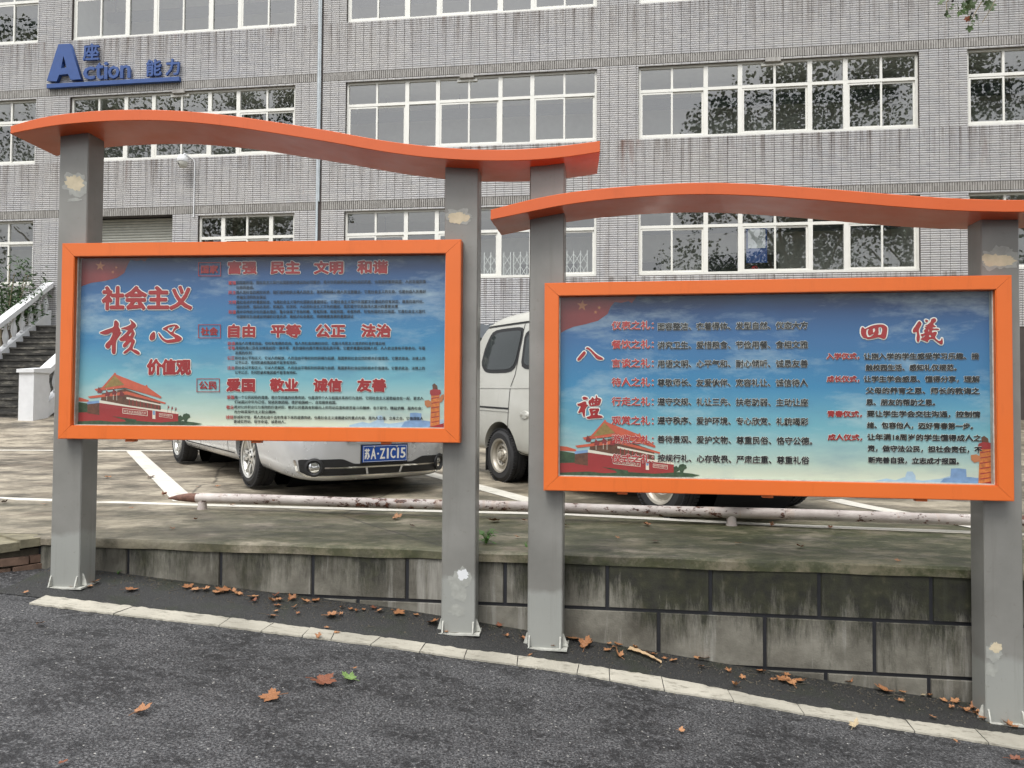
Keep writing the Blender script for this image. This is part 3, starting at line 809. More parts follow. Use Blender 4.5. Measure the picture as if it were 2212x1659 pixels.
def balustrade(u, y_a, y_b, first):
    m_ = rise/run; za = base_z+(y_a-y0)*m_; zb = base_z+(y_b-y0)*m_
    o1 = MB(); o1.prism([(y_a, za-.1), (y_a, za+.22), (y_b, zb+.22), (y_b, zb-.4)], u-.09, u+.09, 'x'); o1.build('stringer', M['white'], ST)
    MB().prism([(y_a, za+.82), (y_a, za+.95), (y_b, zb+.95), (y_b, zb+.82)], u-.13, u+.13, 'x').build('handrail', M['white'], ST)
    n = int((y_b-y_a)/.235)
    for i in range(n):
        y = y_a+(i+.6)*(y_b-y_a)/n
        obj('baluster', bal, ST, (u, y, za+(y-y_a)*m_+.21))
balustrade(nu, y0+.12, -.34, True); balustrade(uF, y0+.6, -.05, False)
nz = base_z
MB().box(nu-.17, nu+.17, y0-.3, y0+.12, nz-.15, nz+.98).build('newel', M['white'], ST)
MB().prism([(y0-.34, nz+.98), (y0-.34, nz+1.05), (y0+.14, nz+1.1), (y0+.14, nz+.98)], nu-.2, nu+.2, 'x').build('newel_cap', M['white'], ST)
MB().box(uF-.17, uF+.17, y0+.2, y0+.6, nz-.1, nz+1.1).build('newel', M['white'], ST)

# dark awning low on the facade behind the van
AW = thing('awning', 'dark weathered awning low on the facade behind the roof of the beige van', 'awning', FO, -PHI)
s = MB()
for i in range(26): s.prism([(-3.6+i*.2, 3.28), (-3.5+i*.2, 3.31), (-3.4+i*.2, 3.28), (-3.4+i*.2, 3.0), (-3.6+i*.2, 3.0)], -1.3, 0)
s.build('sheet', M['tray'], AW)
MB().box(-3.5, 1.5, -1.1, -1.05, .8, 3.0).build('teal_panel', plain('teal_paint', srgb(70,96,98), .6), AW)

# bush by the stairs
def leaf_quad(mb, p, s, up=None, narrow=.3):
    a = Vector((random.gauss(0,1), random.gauss(0,1), random.gauss(0,.6))).normalized(); b = a.orthogonal().normalized()
    b.rotate(Matrix.Rotation(random.uniform(0, 6.28), 3, a))
    mb.face([p, p+a*s*.5+b*s*narrow, p+a*s, p+a*s*.5-b*s*narrow])
bw_ = FO+Vector((math.cos(PHI), -math.sin(PHI), 0))*(SX-.75)-FN*.75
BU = thing('bush', 'loose green bush growing behind the stair balustrade at the left edge', 'bush', (bw_.x, bw_.y, lot_z(bw_.y)-.02))
s = MB()
for i in range(7):
    a = i*.9; s.tube([(0, 0, 0), (math.cos(a)*.2, math.sin(a)*.15, 2.0), (math.cos(a)*.55, math.sin(a)*.3, 3.1+.15*(i % 3))], [.03, .02, .008], 5)
s.build('stem', M['bark'], BU)
s = MB(); random.seed(8)
cls = [(Vector((random.gauss(0, .42), random.gauss(0, .2), random.uniform(1.9, 3.35))), random.uniform(.12, .26)) for _ in range(26)]
for i in range(2400):
    c, r_ = random.choice(cls); leaf_quad(s, c+Vector((random.gauss(0, r_), random.gauss(0, r_*.7), random.gauss(0, r_))), random.uniform(.09, .17), narrow=.14)
s.build('foliage', M['bush'], BU, kind='stuff')

# ------------------------------------------------------------------ notice boards
def vplane(pxa, za_y, pxb, zb_y):
    """vertical plane through two camera-frame points given as (px column, depth)"""
    d1 = ray(pxa, 880); d2 = ray(pxb, 880)
    A = CP+d1*(za_y/d1.y); B_ = CP+d2*(zb_y/d2.y); A.z = B_.z = 0
    t_ = (B_-A).normalized(); return A, t_, Vector((-t_.y, t_.x, 0))
HB = 1.26
LA, LT, LNm = vplane(129, HB*FPX/423.5, 994, HB*FPX/441)
RA, RT, RNm = vplane(1175, HB*FPX/449, 2189, HB*FPX/490)
class Fr:
    def __init__(s, A, T, N): s.A, s.T, s.N = A, T, N; s.rz = math.atan2(T.y, T.x)
    def __call__(s, px, py, off=0):
        p = hit(px, py, s.A+s.N*off, s.N); return ((p-s.A).dot(s.T), p.z)
LF, RF = Fr(LA, LT, LNm), Fr(RA, RT, RNm)

def post(B_, fr, px0, px1, py_bot, top_z, dirty=None, wdt=None):
    off = .052
    a0, zb = fr(px0, py_bot, off); a1, _ = fr(px1, py_bot, off)
    if wdt: a1 = a0+wdt
    wx = fr.A+fr.T*((a0+a1)/2); zb = road_z(wx.x, wx.y+.06)
    zz = zb-.03
    d = .17; e = .006
    s = MB()
    pr = [(a0+e, off), (a1-e, off), (a1, off+e), (a1, off+d-e), (a1-e, off+d), (a0+e, off+d), (a0, off+d-e), (a0, off+e)]
    ht = top_z-zb
    s.grid([[(x-a0, y-off, 0) for x, y in pr], [(x-a0, y-off, ht) for x, y in pr]], True)
    s.face([(x-a0, y-off, ht) for x, y in pr])
    p = s.build('post', M['post'], B_, loc=(a0, off, zb), weld=True)
    w2 = a1-a0
    MB().box(-.012, w2+.03, -.025, d+.015, .0, .01).build('base_plate', M['galv'], p)
    for gx in (.012, w2-.012):
        g2 = MB().prism([(0, .014), (-.03, .014), (-.008, .075), (0, .08)], gx-.004, gx+.004, 'x'); g2.build('gusset', M['galv'], p)
    MB().prism([(w2, .014), (w2+.035, .014), (w2+.008, .085), (w2, .09)], .03, .038).build('gusset', M['galv'], p)
    MB().prism([(0, .014), (-.03, .014), (-.008, .085), (0, .09)], .03, .038).build('gusset', M['galv'], p)
    return p, a0, a1, zb
def patch(p, a0, zb, fr, pxc, pyc, rx, ry, mat, seed, off=.052, side=0):
    random.seed(seed); a, z = fr(pxc, pyc, off); a -= a0; z -= zb
    pts = []
    n = 48; r_ = 1
    for i in range(n):
        q = 2*math.pi*i/n; r_ = .62*r_+.38*(1+random.uniform(-.55, .5)) if i % 3 else r_+random.uniform(-.16, .16)
        pts.append((a+math.cos(q)*rx*r_, -.0012-side*.0004, z+math.sin(q)*ry*r_))
    W2 = .004
    pts = [(min(max(x, W2), .193), y, z_) for x, y, z_ in pts]
    MB().face(pts).build('putty_patch', M[mat], p)

def canopy(B_, fr, tops, bots, off_front, depth):
    def prof(P_): return [fr(x, y, off_front) for x, y in P_]
    def interp(L, a):
        for (x0, z0), (x1, z1) in zip(L, L[1:]):
            if a <= x1: 
                return z0+(z1-z0)*max(0, (a-x0))/(x1-x0)
        return L[-1][1]
    T_, Bt = prof(tops), prof(bots); a0, a1 = T_[0][0], T_[-1][0]
    n = 60; xs_ = [a0+(a1-a0)*i/n for i in range(n+1)]
    def smooth(v, k=3):
        for _ in range(k): v = [v[0]]+[(v[i-1]+2*v[i]+v[i+1])/4 for i in range(1, len(v)-1)]+[v[-1]]
        return v
    zt_ = smooth([interp(T_, x) for x in xs_], 6); zb_ = smooth([interp(Bt, x) for x in xs_], 6)
    y0_, y1_ = off_front, off_front+depth
    s = MB(); e = .003
    ring = lambda i: [(xs_[i], y0_, zb_[i]+e), (xs_[i], y0_, zt_[i]-e), (xs_[i], y0_+e, zt_[i]), (xs_[i], y1_, zt_[i]), (xs_[i], y1_, zb_[i]), (xs_[i], y0_+e, zb_[i])]
    rows = [ring(i) for i in range(n+1)]
    s.grid(rows, True); s.face(rows[0][::-1]); s.face(rows[-1])
    return s.build('canopy', M['canopy'], B_, smooth=40), (xs_, zb_)

def rect_bars(B_, a0, a1, z0, z1, ia0, ia1, iz0, iz1):
    y0_, y1_ = -.035, .055
    # four mitred bars
    e = .0008
    quads = {'top': [(a0, z1), (a1, z1), (ia1, iz1), (ia0, iz1)], 'bottom': [(a0, z0), (ia0, iz0), (ia1, iz0), (a1, z0)],
             'left': [(a0, z0), (a0, z1), (ia0, iz1), (ia0, iz0)], 'right': [(a1, z0), (ia1, iz0), (ia1, iz1), (a1, z1)]}
    for k, q in quads.items():
        c = (sum(p[0] for p in q)/4, sum(p[1] for p in q)/4)
        q = [(p[0]+(e if p[0] < c[0] else -e), p[1]+(e if p[1] < c[1] else -e)) for p in q] if k in ('top', 'bottom') else [(p[0], p[1]+(e if p[1] < c[1] else -e)) for p in q]
        o = MB().prism(q, y0_, y1_).build('frame_bar', M['orange'], B_, weld=True)
        bm_ = bmesh.new(); bm_.from_mesh(o.data); bmesh.ops.recalc_face_normals(bm_, faces=bm_.faces)
        bmesh.ops.bevel(bm_, geom=[ed for ed in bm_.edges if abs(ed.verts[0].co.y-ed.verts[1].co.y) < 1e-6 and ed.calc_length() > .4], offset=.004, segments=2, affect='EDGES')
        bm_.to_mesh(o.data); bm_.free()
        if k == 'bottom':
            for t_ in (.18, .5, .82):
                MB().box(a0+(a1-a0)*t_-.03, a0+(a1-a0)*t_+.03, -.01, .03, z0-.014, z0-.001).build('latch', M['orange'], o)

def make_board(fr, name, label, outer, inner):
    (tl_, tr, br, bl_) = outer; c = [fr(*q, -.035) for q in outer]; i_ = [fr(*q, -.035) for q in inner]
    a0 = (c[0][0]+c[3][0])/2; a1 = (c[1][0]+c[2][0])/2; z1 = (c[0][1]+c[1][1])/2; z0 = (c[2][1]+c[3][1])/2
    ia0 = (i_[0][0]+i_[3][0])/2; ia1 = (i_[1][0]+i_[2][0])/2; iz1 = (i_[0][1]+i_[1][1])/2; iz0 = (i_[2][1]+i_[3][1])/2
    B_ = thing(name, label, 'notice board', fr.A, fr.rz)
    rect_bars(B_, a0, a1, z0, z1, ia0, ia1, iz0, iz1)
    MB().box(a0+.02, a1-.02, .056, .064, z0+.02, z1-.02).build('back_panel', M['galv'], B_)
    po = MB().face([(ia0-.01, .03, iz0-.01), (ia1+.01, .03, iz0-.01), (ia1+.01, .03, iz1+.01), (ia0-.01, .03, iz1+.01)]).build('poster', M['poster'], B_)
    MB().face([(ia0-.01, -.002, iz0-.01), (ia1+.01, -.002, iz0-.01), (ia1+.01, -.002, iz1+.01), (ia0-.01, -.002, iz1+.01)]).build('glass', M['pglass'], B_)
    # pale inner bead round the glass
    b_ = MB(); t_ = .006
    b_.box(ia0-.005, ia0+t_, -.003, .029, iz0, iz1).box(ia1-t_, ia1+.005, -.003, .029, iz0, iz1).box(ia0, ia1, -.003, .029, iz0-.005, iz0+t_*.6)
    b_.build('bead', M['galv'], B_)
    return B_, po, (ia0, ia1, iz0, iz1)

Lout = [(132.5,525.5),(995,516),(993.7,956.8),(125.5,948.5)]; Lin = [(160,553.5),(961.5,548.5),(960,925),(153.4,919)]
Rout = [(1176,610.5),(2186,594),(2191.6,1084),(1174.4,1059.5)]; Rin = [(1207,639),(2150,626.5),(2156,1049),(1205.7,1029)]
LB, LP, LR = make_board(LF, 'notice_board', 'left orange framed notice board with big red characters and S-curved orange canopy', Lout, Lin)
RB, RP, RR = make_board(RF, 'notice_board', 'right orange framed notice board listing eight text rows under an arched orange canopy', Rout, Rin)

Ltop = [(23,272),(67,257),(133,245),(233,237),(317,236),(400,239),(500,249),(600,264),(737,286),(813,302),(913,315),(1013,323),(1096,324),(1180,319),(1240,312),(1296,304)]
Lbot = [(25,289),(67,279),(133,268),(233,261),(333,259),(400,263),(500,273),(600,289),(737,311),(813,326),(913,340),(1013,347),(1113,348),(1213,342),(1297,328)]
Rtop = [(1060,453),(1146,430),(1213,417),(1313,405),(1450,396),(1522,393),(1639,397),(1781,407),(1923,419),(2065,429),(2212,433),(2300,430),(2390,420),(2450,408)]
Rbot = [(1063,475),(1146,457),(1213,443),(1313,430),(1450,421),(1522,419),(1639,423),(1781,433),(1923,446),(2065,456),(2212,459),(2300,456),(2390,446),(2450,434)]
cl, (lxs, lzb) = canopy(LB, LF, Ltop, Lbot, -.11, .43)
cr_, (rxs, rzb) = canopy(RB, RF, Rtop, Rbot, -.12, .41)
def under(xs_, zb_, a):
    k = min(range(len(xs_)), key=lambda i: abs(xs_[i]-a)); return zb_[k]
# posts
def put_post(Bd, fr, prof, x0, x1, yb, wdt=None):
    a0, _ = fr(x0, yb, .052); a1, _ = fr(x1, yb, .052)
    if wdt: a1 = a0+wdt
    top = max(under(*prof, a0), under(*prof, a1), under(*prof, (a0+a1)/2))+.01
    return post(Bd, fr, x0, x1, yb, top, wdt=wdt)
P1 = put_post(LB, LF, (lxs, lzb), 107, 170.6, 1262)
P2 = put_post(LB, LF, (lxs, lzb), 952.5, 1026, 1368)
zt3 = 1.53+(873-365)/FPX*4.64+.06
P3 = post(RB, RF, 1139, 1214.5, 1392, zt3)
P4 = put_post(RB, RF, (rxs, rzb), 2130, 2212, 1560, wdt=.2)
for (P_, fr, x, y, rx, ry, mt, sd_) in ((P1, LF, 159, 396, .065, .055, 'putty', 1), (P1, LF, 160, 398, .085, .075, 'putty2', 2), (P1, LF, 161, 432, .05, .014, 'putty2', 12),
        (P2, LF, 993, 470, .07, .032, 'putty', 3), (P2, LF, 993, 466, .088, .048, 'putty2', 4), (P2, LF, 990, 1262, .07, .09, 'putty2', 5), (P2, LF, 1000, 1241, .035, .03, 'white', 15), (P2, LF, 986, 1318, .05, .035, 'putty2', 6),
        (P4, RF, 2155, 562, .095, .045, 'putty', 7), (P4, RF, 2158, 556, .11, .07, 'putty2', 8), (P4, RF, 2146, 1410, .045, .06, 'putty2', 9), (P4, RF, 2152, 1400, .03, .03, 'putty', 10), (P4, RF, 2140, 1445, .04, .035, 'putty2', 11)):
    patch(P_[0], P_[1], P_[3], fr, x, y, rx, ry, mt, sd_, side=1 if mt == 'putty' or mt == 'white' else 0)

# --- printed content. k(cx,cy) maps a reading of the photograph to the poster plane
YP = .03
def mapper(fr, ox, oy, s):
    def k(cx, cy): return fr(ox+cx*s, oy+cy*s, YP)
    return k
kA = mapper(LF, 384, 537.6, .2852); kB = mapper(LF, 109.7, 515.7, .26455)
kC = mapper(RF, 1152.1, 603.5, .29762); kD = mapper(RF, 1700.7, 603.5, .29762)
def tline(po, k, s, x0, x1, yc, h, mat, y=.006, bold=0, outline=0, res=1, name='body_text', omat='print_white'):
    a0, _ = k(x0, yc); a1, _ = k(x1, yc); _, zt = k((x0+x1)/2, yc-h/2); _, zb = k((x0+x1)/2, yc+h/2)
    if outline:
        mb = MB(); place_text(mb, s, a0, a1, zb, zt, YP-y+.002, bold=outline, res=res); mb.build('text_outline', M[omat], po)
    mb = MB(); place_text(mb, s, a0, a1, zb, zt, YP-y, bold=bold, res=res); mb.build(name, M[mat], po)
def poly(po, k, pts, mat, y, name):
    q = [k(*p) for p in pts]
    cu = bpy.data.curves.new('c', 'CURVE'); cu.dimensions = '2D'; cu.fill_mode = 'FRONT'
    return shape(po, [q], mat, y, name)
def shape(po, loops, mat, y, name, grow=0):
    cu = bpy.data.curves.new('c', 'CURVE'); cu.dimensions = '2D'; cu.fill_mode = 'FRONT'
    for L in loops:
        sp = cu.splines.new('POLY'); sp.points.add(len(L)-1); sp.use_cyclic_u = True
        for i, q in enumerate(L): sp.points[i].co = (q[0], q[1], 0, 1)
    to = bpy.data.objects.new('t', cu); COL.objects.link(to)
    me = bpy.data.meshes.new_from_object(to.evaluated_get(bpy.context.evaluated_depsgraph_get())); bpy.data.objects.remove(to); bpy.data.curves.remove(cu)
    if grow:
        V = [v.co.copy() for v in me.vertices]; F_ = [tuple(p.vertices) for p in me.polygons]; mb = MB()
        for kk in range(12):
            n = len(mb.v); ox, oz = math.cos(kk*math.pi/6)*grow, math.sin(kk*math.pi/6)*grow
            mb.v += [(v.x+ox, YP-y+kk*.00012, v.y+oz) for v in V]; mb.f += [tuple(n+i for i in f) for f in F_]
        bpy.data.meshes.remove(me); return mb.build(name, M[mat], po)
    me.transform(Matrix.Rotation(math.pi/2, 4, 'X')); me.materials.append(M[mat])
    return obj(name, me, po, (0, YP-y, 0))
def callig(po, k, loops, name='calligraphy'):
    q = [[k(*p) for p in L] for L in loops]
    # round the traced outline
    def rnd(L):
        out = []
        for i in range(len(L)):
            a, b = L[i], L[(i+1) % len(L)]
            out += [(a[0]*.75+b[0]*.25, a[1]*.75+b[1]*.25), (a[0]*.25+b[0]*.75, a[1]*.25+b[1]*.75)]
        return out
    q = [rnd(L) for L in q]
    shape(po, q, 'print_white', .004, 'text_outline', grow=.0062)
    shape(po, q, 'print_red', .006, name)

G0 = kB
# gate picture; readings in the left board's crop, moved to the right board by a plain scale
def gate(po, k, tr):
    K = lambda x, y: k(*tr(x, y))
    P_ = lambda pts, mat, y, nm='gate_picture': shape(po, [[K(*p) for p in pts]], mat, y, nm)
    P_([(180,1325),(300,1345),(300,1420),(180,1425)], 'print_green', .0006)
    P_([(180,1290),(240,1296),(310,1318),(312,1332),(180,1326)], 'print_roof', .0009)
    P_([(180,1420),(400,1415),(1043,1430),(1043,1500),(180,1495)], 'print_wall', .0009)
    P_([(300,1340),(398,1332),(398,1440),(300,1425)], 'print_beam', .0012)
    P_([(398,1332),(1043,1432),(1043,1500),(398,1500)], 'print_wall', .0015)
    P_([(300,1330),(398,1320),(398,1340),(300,1352)], 'print_blue', .0018)
    P_([(398,1318),(1000,1405),(1043,1418),(1043,1432),(398,1340)], 'print_cream', .0018)
    P_([(410,1318),(420,1262),(610,1225),(895,1325),(900,1398),(640,1362)], 'print_beam', .0021)
    P_([(620,1292),(900,1352),(900,1362),(620,1308)], 'print_cream', .0022)
    for i in range(9): P_([(640+i*30,1305+i*7),(646+i*30,1306+i*7),(646+i*30,1362+i*3.6),(640+i*30,1361+i*3.6)], 'print_wall', .0024)
    P_([(302,1288),(620,1246),(940,1338),(936,1350),(622,1272),(322,1304)], 'print_roof', .0027)
    P_([(400,1215),(610,1196),(890,1290),(890,1298),(612,1222),(410,1240)], 'print_green', .0024)
    P_([(358,1226),(606,1194),(905,1290),(902,1304),(608,1216),(372,1244)], 'print_roof', .003)
    P_([(425,1222),(522,1112),(612,1190)], 'print_gold', .0033)
    P_([(515,1108),(530,1106),(785,1206),(905,1290),(880,1290),(610,1200)], 'print_roof', .0036)
    P_([(412,1224),(517,1104),(524,1112),(432,1226)], 'print_roof', .0037)
    P_([(518,1096),(533,1094),(540,1118),(518,1116)], 'print_roof', .0038); P_([(778,1196),(788,1194),(795,1216),(778,1210)], 'print_roof', .0038)
    for x, y in ((392,1235), (455,1262), (512,1250), (572,1262)): P_([(x,y-25),(x+32,y+5),(x+24,y+25),(x-10,y+22)], 'print_flag', .0039)
    for x, y in ((458,1225), (512,1220), (540,1225)): P_([(x,y),(x+3,y),(x+3,y+95),(x,y+95)], 'print_cream', .0038)
    for x, y in ((955,1370), (985,1378), (1015,1385)): P_([(x,y+20),(x+10,y-12),(x+14,y+10)], 'print_wall', .002); P_([(x,y-10),(x+2,y-10),(x+2,y+50),(x,y+50)], 'print_beam', .002)
    P_([(588,1384),(792,1404),(792,1448),(588,1426)], 'print_cream', .0025); P_([(592,1388),(788,1407),(788,1444),(592,1422)], 'print_wall', .0028)
    P_([(886,1424),(996,1437),(996,1468),(886,1452)], 'print_cream', .0025); P_([(889,1427),(993,1440),(993,1465),(889,1449)], 'print_wall', .0028)
    P_([(832,1396),(856,1399),(856,1472),(832,1470)], 'print_cream', .0028); P_([(836,1402),(852,1404),(852,1440),(836,1438)], 'print_blue', .003)
    for s_, x0, x1, yc, h in (('中华人民共和国万岁', 600, 780, 1416, 26), ('世界人民大团结万岁', 894, 989, 1446, 17)):
        a0, _ = K(x0, yc); a1, _ = K(x1, yc); _, zt = K(x0, yc-h/2); _, zb = K(x0, yc+h/2)
        mb = MB(); place_text(mb, s_, a0, a1, zb, zt, YP-.0032, res=1)
        sl = (K(x1, yc+ (x1-x0)*.1)[1]-K(x1, yc)[1])/(a1-a0)
        mb.v = [(x, y, z+sl*(x-a0)+.006) for x, y, z in mb.v]; mb.build('slogan_text', M['print_cream'], po)
    random.seed(4)
    P_([(1040,1450),(1062,1440),(1075,1455),(1085,1432),(1110,1425),(1135,1436),(1140,1458),(1120,1470),(1108,1500),(1095,1500),(1085,1475),(1060,1490),(1042,1500)], 'print_green', .002)
    P_([(180,1492),(400,1484),(520,1496),(700,1488),(900,1500),(1080,1488),(1180,1500),(1240,1512),(1180,1524),(180,1526)], 'print_green', .0032)
    P_([(500,1448),(700,1476),(700,1496),(620,1494),(600,1476)], 'print_green', .0031)
gate(LP, kB, lambda x, y: (x, y))
gate(RP, kC, lambda x, y: (185+(x-180)*(1020-185)/(1043-180), 1022+(y-1096)*(1410-1022)/(1500-1096)))
def flag(po, k, S):
    shape(po, [[k(*p) for p in S]], 'print_flag', .0007, 'flag_picture')
def star(po, k, cx, cy, r_, rot=0):
    pts = [(cx+math.sin(rot+i*math.pi/5)*(r_ if i % 2 == 0 else r_*.4), cy-math.cos(rot+i*math.pi/5)*(r_ if i % 2 == 0 else r_*.4)) for i in range(10)]
    shape(po, [[k(*p) for p in pts]], 'print_star', .0012, 'star')
flag(LP, kB, [(186,150),(800,150),(770,185),(740,175),(700,180),(650,172),(628,215),(600,280),(540,320),(440,345),(330,360),(260,385),(205,420),(186,430)])
star(LP, kB, 405, 222, 42, .1); star(LP, kB, 535, 235, 13, .3); star(LP, kB, 508, 272, 14, .2)
flag(RP, kC, [(180,118),(760,112),(715,172),(690,158),(640,170),(590,165),(560,200),(540,250),(470,300),(380,325),(290,345),(230,370),(190,395),(180,395)])
star(RP, kC, 355, 190, 42, .1); star(RP, kC, 478, 205, 16, .2); star(RP, kC, 452, 238, 15, .1)
def column(po, k, tr):
    K = lambda x, y: k(*tr(x, y)); P_ = lambda pts, mat, y: shape(po, [[K(*p) for p in pts]], mat, y, 'column_picture')
    P_([(1300,1335),(1400,1310),(1450,1322),(1500,1300),(1530,1312),(1600,1325),(1700,1312),(1760,1290),(1800,1300),(1870,1310),(2015,1290),(2015,1352),(1300,1352)], 'print_paleblue', .0006)
    P_([(1500,1350),(1506,1290),(1515,1262),(1545,1262),(1562,1292),(1562,1350)], 'print_paleblue', .001)
    P_([(1755,1330),(1760,1242),(1800,1240),(1845,1246),(1848,1320)], 'print_blue', .001)
    P_([(1690,1350),(1720,1310),(1790,1298),(1870,1300),(1960,1315),(1960,1350)], 'print_blue', .0012)
    P_([(1900,1350),(1960,1335),(2016,1320),(2016,1354)], 'print_red', .0036)
    P_([(1920,1100),(1984,1100),(1984,1345),(1912,1345)], 'print_orange', .003)
    P_([(1912,1072),(1940,1060),(1990,1068),(1995,1095),(1975,1110),(1920,1112),(1910,1095)], 'print_wall', .0034)
    P_([(1932,1062),(1928,1030),(1944,1018),(1966,1036),(1970,1064)], 'print_beam', .0033)
    P_([(1870,1150),(1900,1144),(1925,1160),(1922,1192),(1890,1202),(1872,1182)], 'print_star', .0032)
    P_([(1980,1140),(1996,1108),(2016,1100),(2016,1136),(1998,1160),(1980,1166)], 'print_star', .0032)
    for i in range(6): P_([(1922,1130+i*36),(1982,1120+i*36),(1982,1126+i*36),(1922,1138+i*36)], 'print_wall', .0035)
column(LP, kA, lambda x, y: (x, y))
column(RP, kD, lambda x, y: (590+(x-1300)*(1520-590)/(2016-1300), 1135+(y-1018)*(1490-1135)/(1352-1018)))

# big red titles of the left poster
T = lambda *a, **q: tline(*a, **q)
T(LP, kB, '社会主义', 428, 1152, 484, 182, 'print_red', bold=.0075, outline=.0125, res=2, name='title')
T(LP, kB, '价值观', 793, 1143, 1048, 120, 'print_red', bold=.0055, outline=.0102, res=2, name='title')
kH = mapper(LF, 203, 680.3, .09424)
callig(LP, kH, [[(480,130),(530,125),(580,180),(585,220),(570,270),(600,310),(620,360),(610,400),(655,390),(600,480),(540,560),(520,620),(515,700),(510,860),(490,900),(440,895),(415,850),(420,760),(425,690),(400,690),(385,740),(350,775),(300,770),(270,730),(270,680),(310,630),(370,580),(400,520),(430,460),(440,410),(400,400),(350,440),(270,455),(190,440),(130,410),(180,385),(300,335),(400,305),(465,275),(470,200)]])
callig(LP, kH, [[(820,100),(880,130),(950,190),(985,245),(950,290),(900,330),(930,370),(950,430),(930,480),(900,545),(950,580),(950,620),(920,690),(895,760),(900,785),(980,800),(1040,840),(1070,880),(1050,910),(1010,910),(950,880),(850,800),(800,840),(730,890),(690,890),(680,865),(720,820),(790,770),(830,720),(865,640),(850,610),(800,680),(740,740),(690,745),(670,715),(680,670),(740,610),(740,590),(690,600),(620,600),(580,555),(640,510),(740,420),(790,360),(770,345),(700,330),(630,320),(640,300),(720,280),(800,250),(865,210),(860,160)], [(885,380),(800,465),(840,495)]])
callig(LP, kH, [[(1380,380),(1410,400),(1420,470),(1410,550),(1330,595),(1285,560),(1285,500),(1320,430)]])
callig(LP, kH, [[(1475,400),(1520,430),(1570,500),(1620,550),(1680,575),(1790,560),(1885,545),(1820,490),(1740,430),(1680,370),(1620,340),(1570,320),(1640,280),(1720,240),(1840,215),(1910,225),(1960,275),(1960,295),(1880,330),(1830,400),(1850,430),(1950,470),(2020,520),(2030,555),(1990,600),(1900,625),(1750,645),(1680,640),(1600,600),(1540,540),(1500,480)], [(1700,300),(1760,280),(1860,250),(1870,265),(1830,330),(1790,400),(1740,370),(1700,340)]])
kE = mapper(RF, 1234.4, 735.1, .10918)
callig(RP, kE, [[(250,205),(290,240),(270,290),(180,385),(140,410),(118,395),(118,360),(180,290)]])
callig(RP, kE, [[(285,155),(300,140),(340,140),(400,190),(450,240),(520,300),(630,355),(630,385),(530,385),(480,345),(430,280),(370,210),(320,175),(290,172)]])
callig(RP, kE, [[(220,1120),(270,1110),(330,1140),(320,1165),(250,1180),(220,1155)]])
callig(RP, kE, [[(120,1245),(150,1255),(240,1210),(280,1205),(300,1230),(295,1265),(340,1280),(300,1320),(270,1370),(270,1480),(255,1530),(225,1480),(215,1420),(190,1420),(150,1445),(130,1425),(160,1370),(190,1300),(130,1295),(118,1275)]])
callig(RP, kE, [[(340,1190),(395,1165),(400,1130),(430,1125),(445,1160),(480,1150),(480,1090),(500,1085),(515,1140),(560,1145),(595,1170),(580,1230),(555,1290),(470,1300),(370,1310),(345,1260),(335,1220)], [(385,1240),(402,1235),(412,1285),(395,1285)], [(440,1190),(475,1175),(475,1192),(445,1200)], [(510,1180),(530,1165),(532,1190),(515,1195)], [(430,1245),(455,1235),(458,1265),(435,1265)], [(500,1240),(524,1232),(520,1245)]])
callig(RP, kE, [[(350,1350),(420,1345),(540,1345),(555,1365),(530,1420),(510,1475),(590,1485),(630,1520),(600,1535),(420,1545),(330,1560),(295,1530),(300,1515),(380,1495),(375,1440),(355,1385)], [(415,1390),(480,1370),(470,1390),(425,1408)], [(430,1450),(472,1438),(450,1477),(432,1475)]])
kG = mapper(RF, 1843.3, 674.8, .09424)
callig(RP, kG, [[(205,335),(225,345),(255,385),(330,345),(400,310),(520,280),(660,275),(720,300),(770,340),(770,440),(740,590),(690,615),(620,585),(570,570),(450,600),(320,620),(280,590),(225,590),(170,510),(165,400),(180,350)], [(295,390),(355,378),(318,440),(335,510),(375,535),(430,505),(480,488),(400,555),(315,572),(288,480)], [(430,380),(490,360),(490,440),(440,470),(450,430)], [(570,345),(640,335),(655,400),(635,500),(600,515),(550,515),(580,470),(570,410)]])
callig(RP, kG, [[(1490,200),(1530,210),(1560,260),(1540,310),(1490,400),(1500,470),(1520,560),(1510,640),(1490,690),(1450,670),(1435,600),(1450,510),(1440,440),(1380,470),(1350,440),(1360,390),(1430,290)]])
callig(RP, kG, [[(1620,300),(1700,280),(1770,210),(1770,160),(1840,130),(1890,150),(1890,210),(1830,250),(1830,290),(1900,330),(1820,340),(1800,370),(1950,370),(1960,410),(1880,400),(1800,410),(1790,470),(1850,440),(1910,450),(1900,500),(1860,570),(1900,620),(1960,660),(2000,640),(2025,570),(2045,650),(2040,735),(1990,740),(1900,670),(1820,600),(1720,620),(1700,690),(1620,650),(1530,625),(1550,590),(1600,560),(1540,540),(1530,500),(1600,490),(1640,460),(1600,430),(1620,400),(1660,370),(1610,340),(1690,320)], [(1560,570),(1640,520),(1640,540),(1570,590)], [(1715,390),(1728,390),(1725,440),(1712,440)], [(1720,530),(1760,515),(1780,560),(1740,570)]])
callig(RP, kG, [[(1630,160),(1710,180),(1700,220),(1650,230)]])

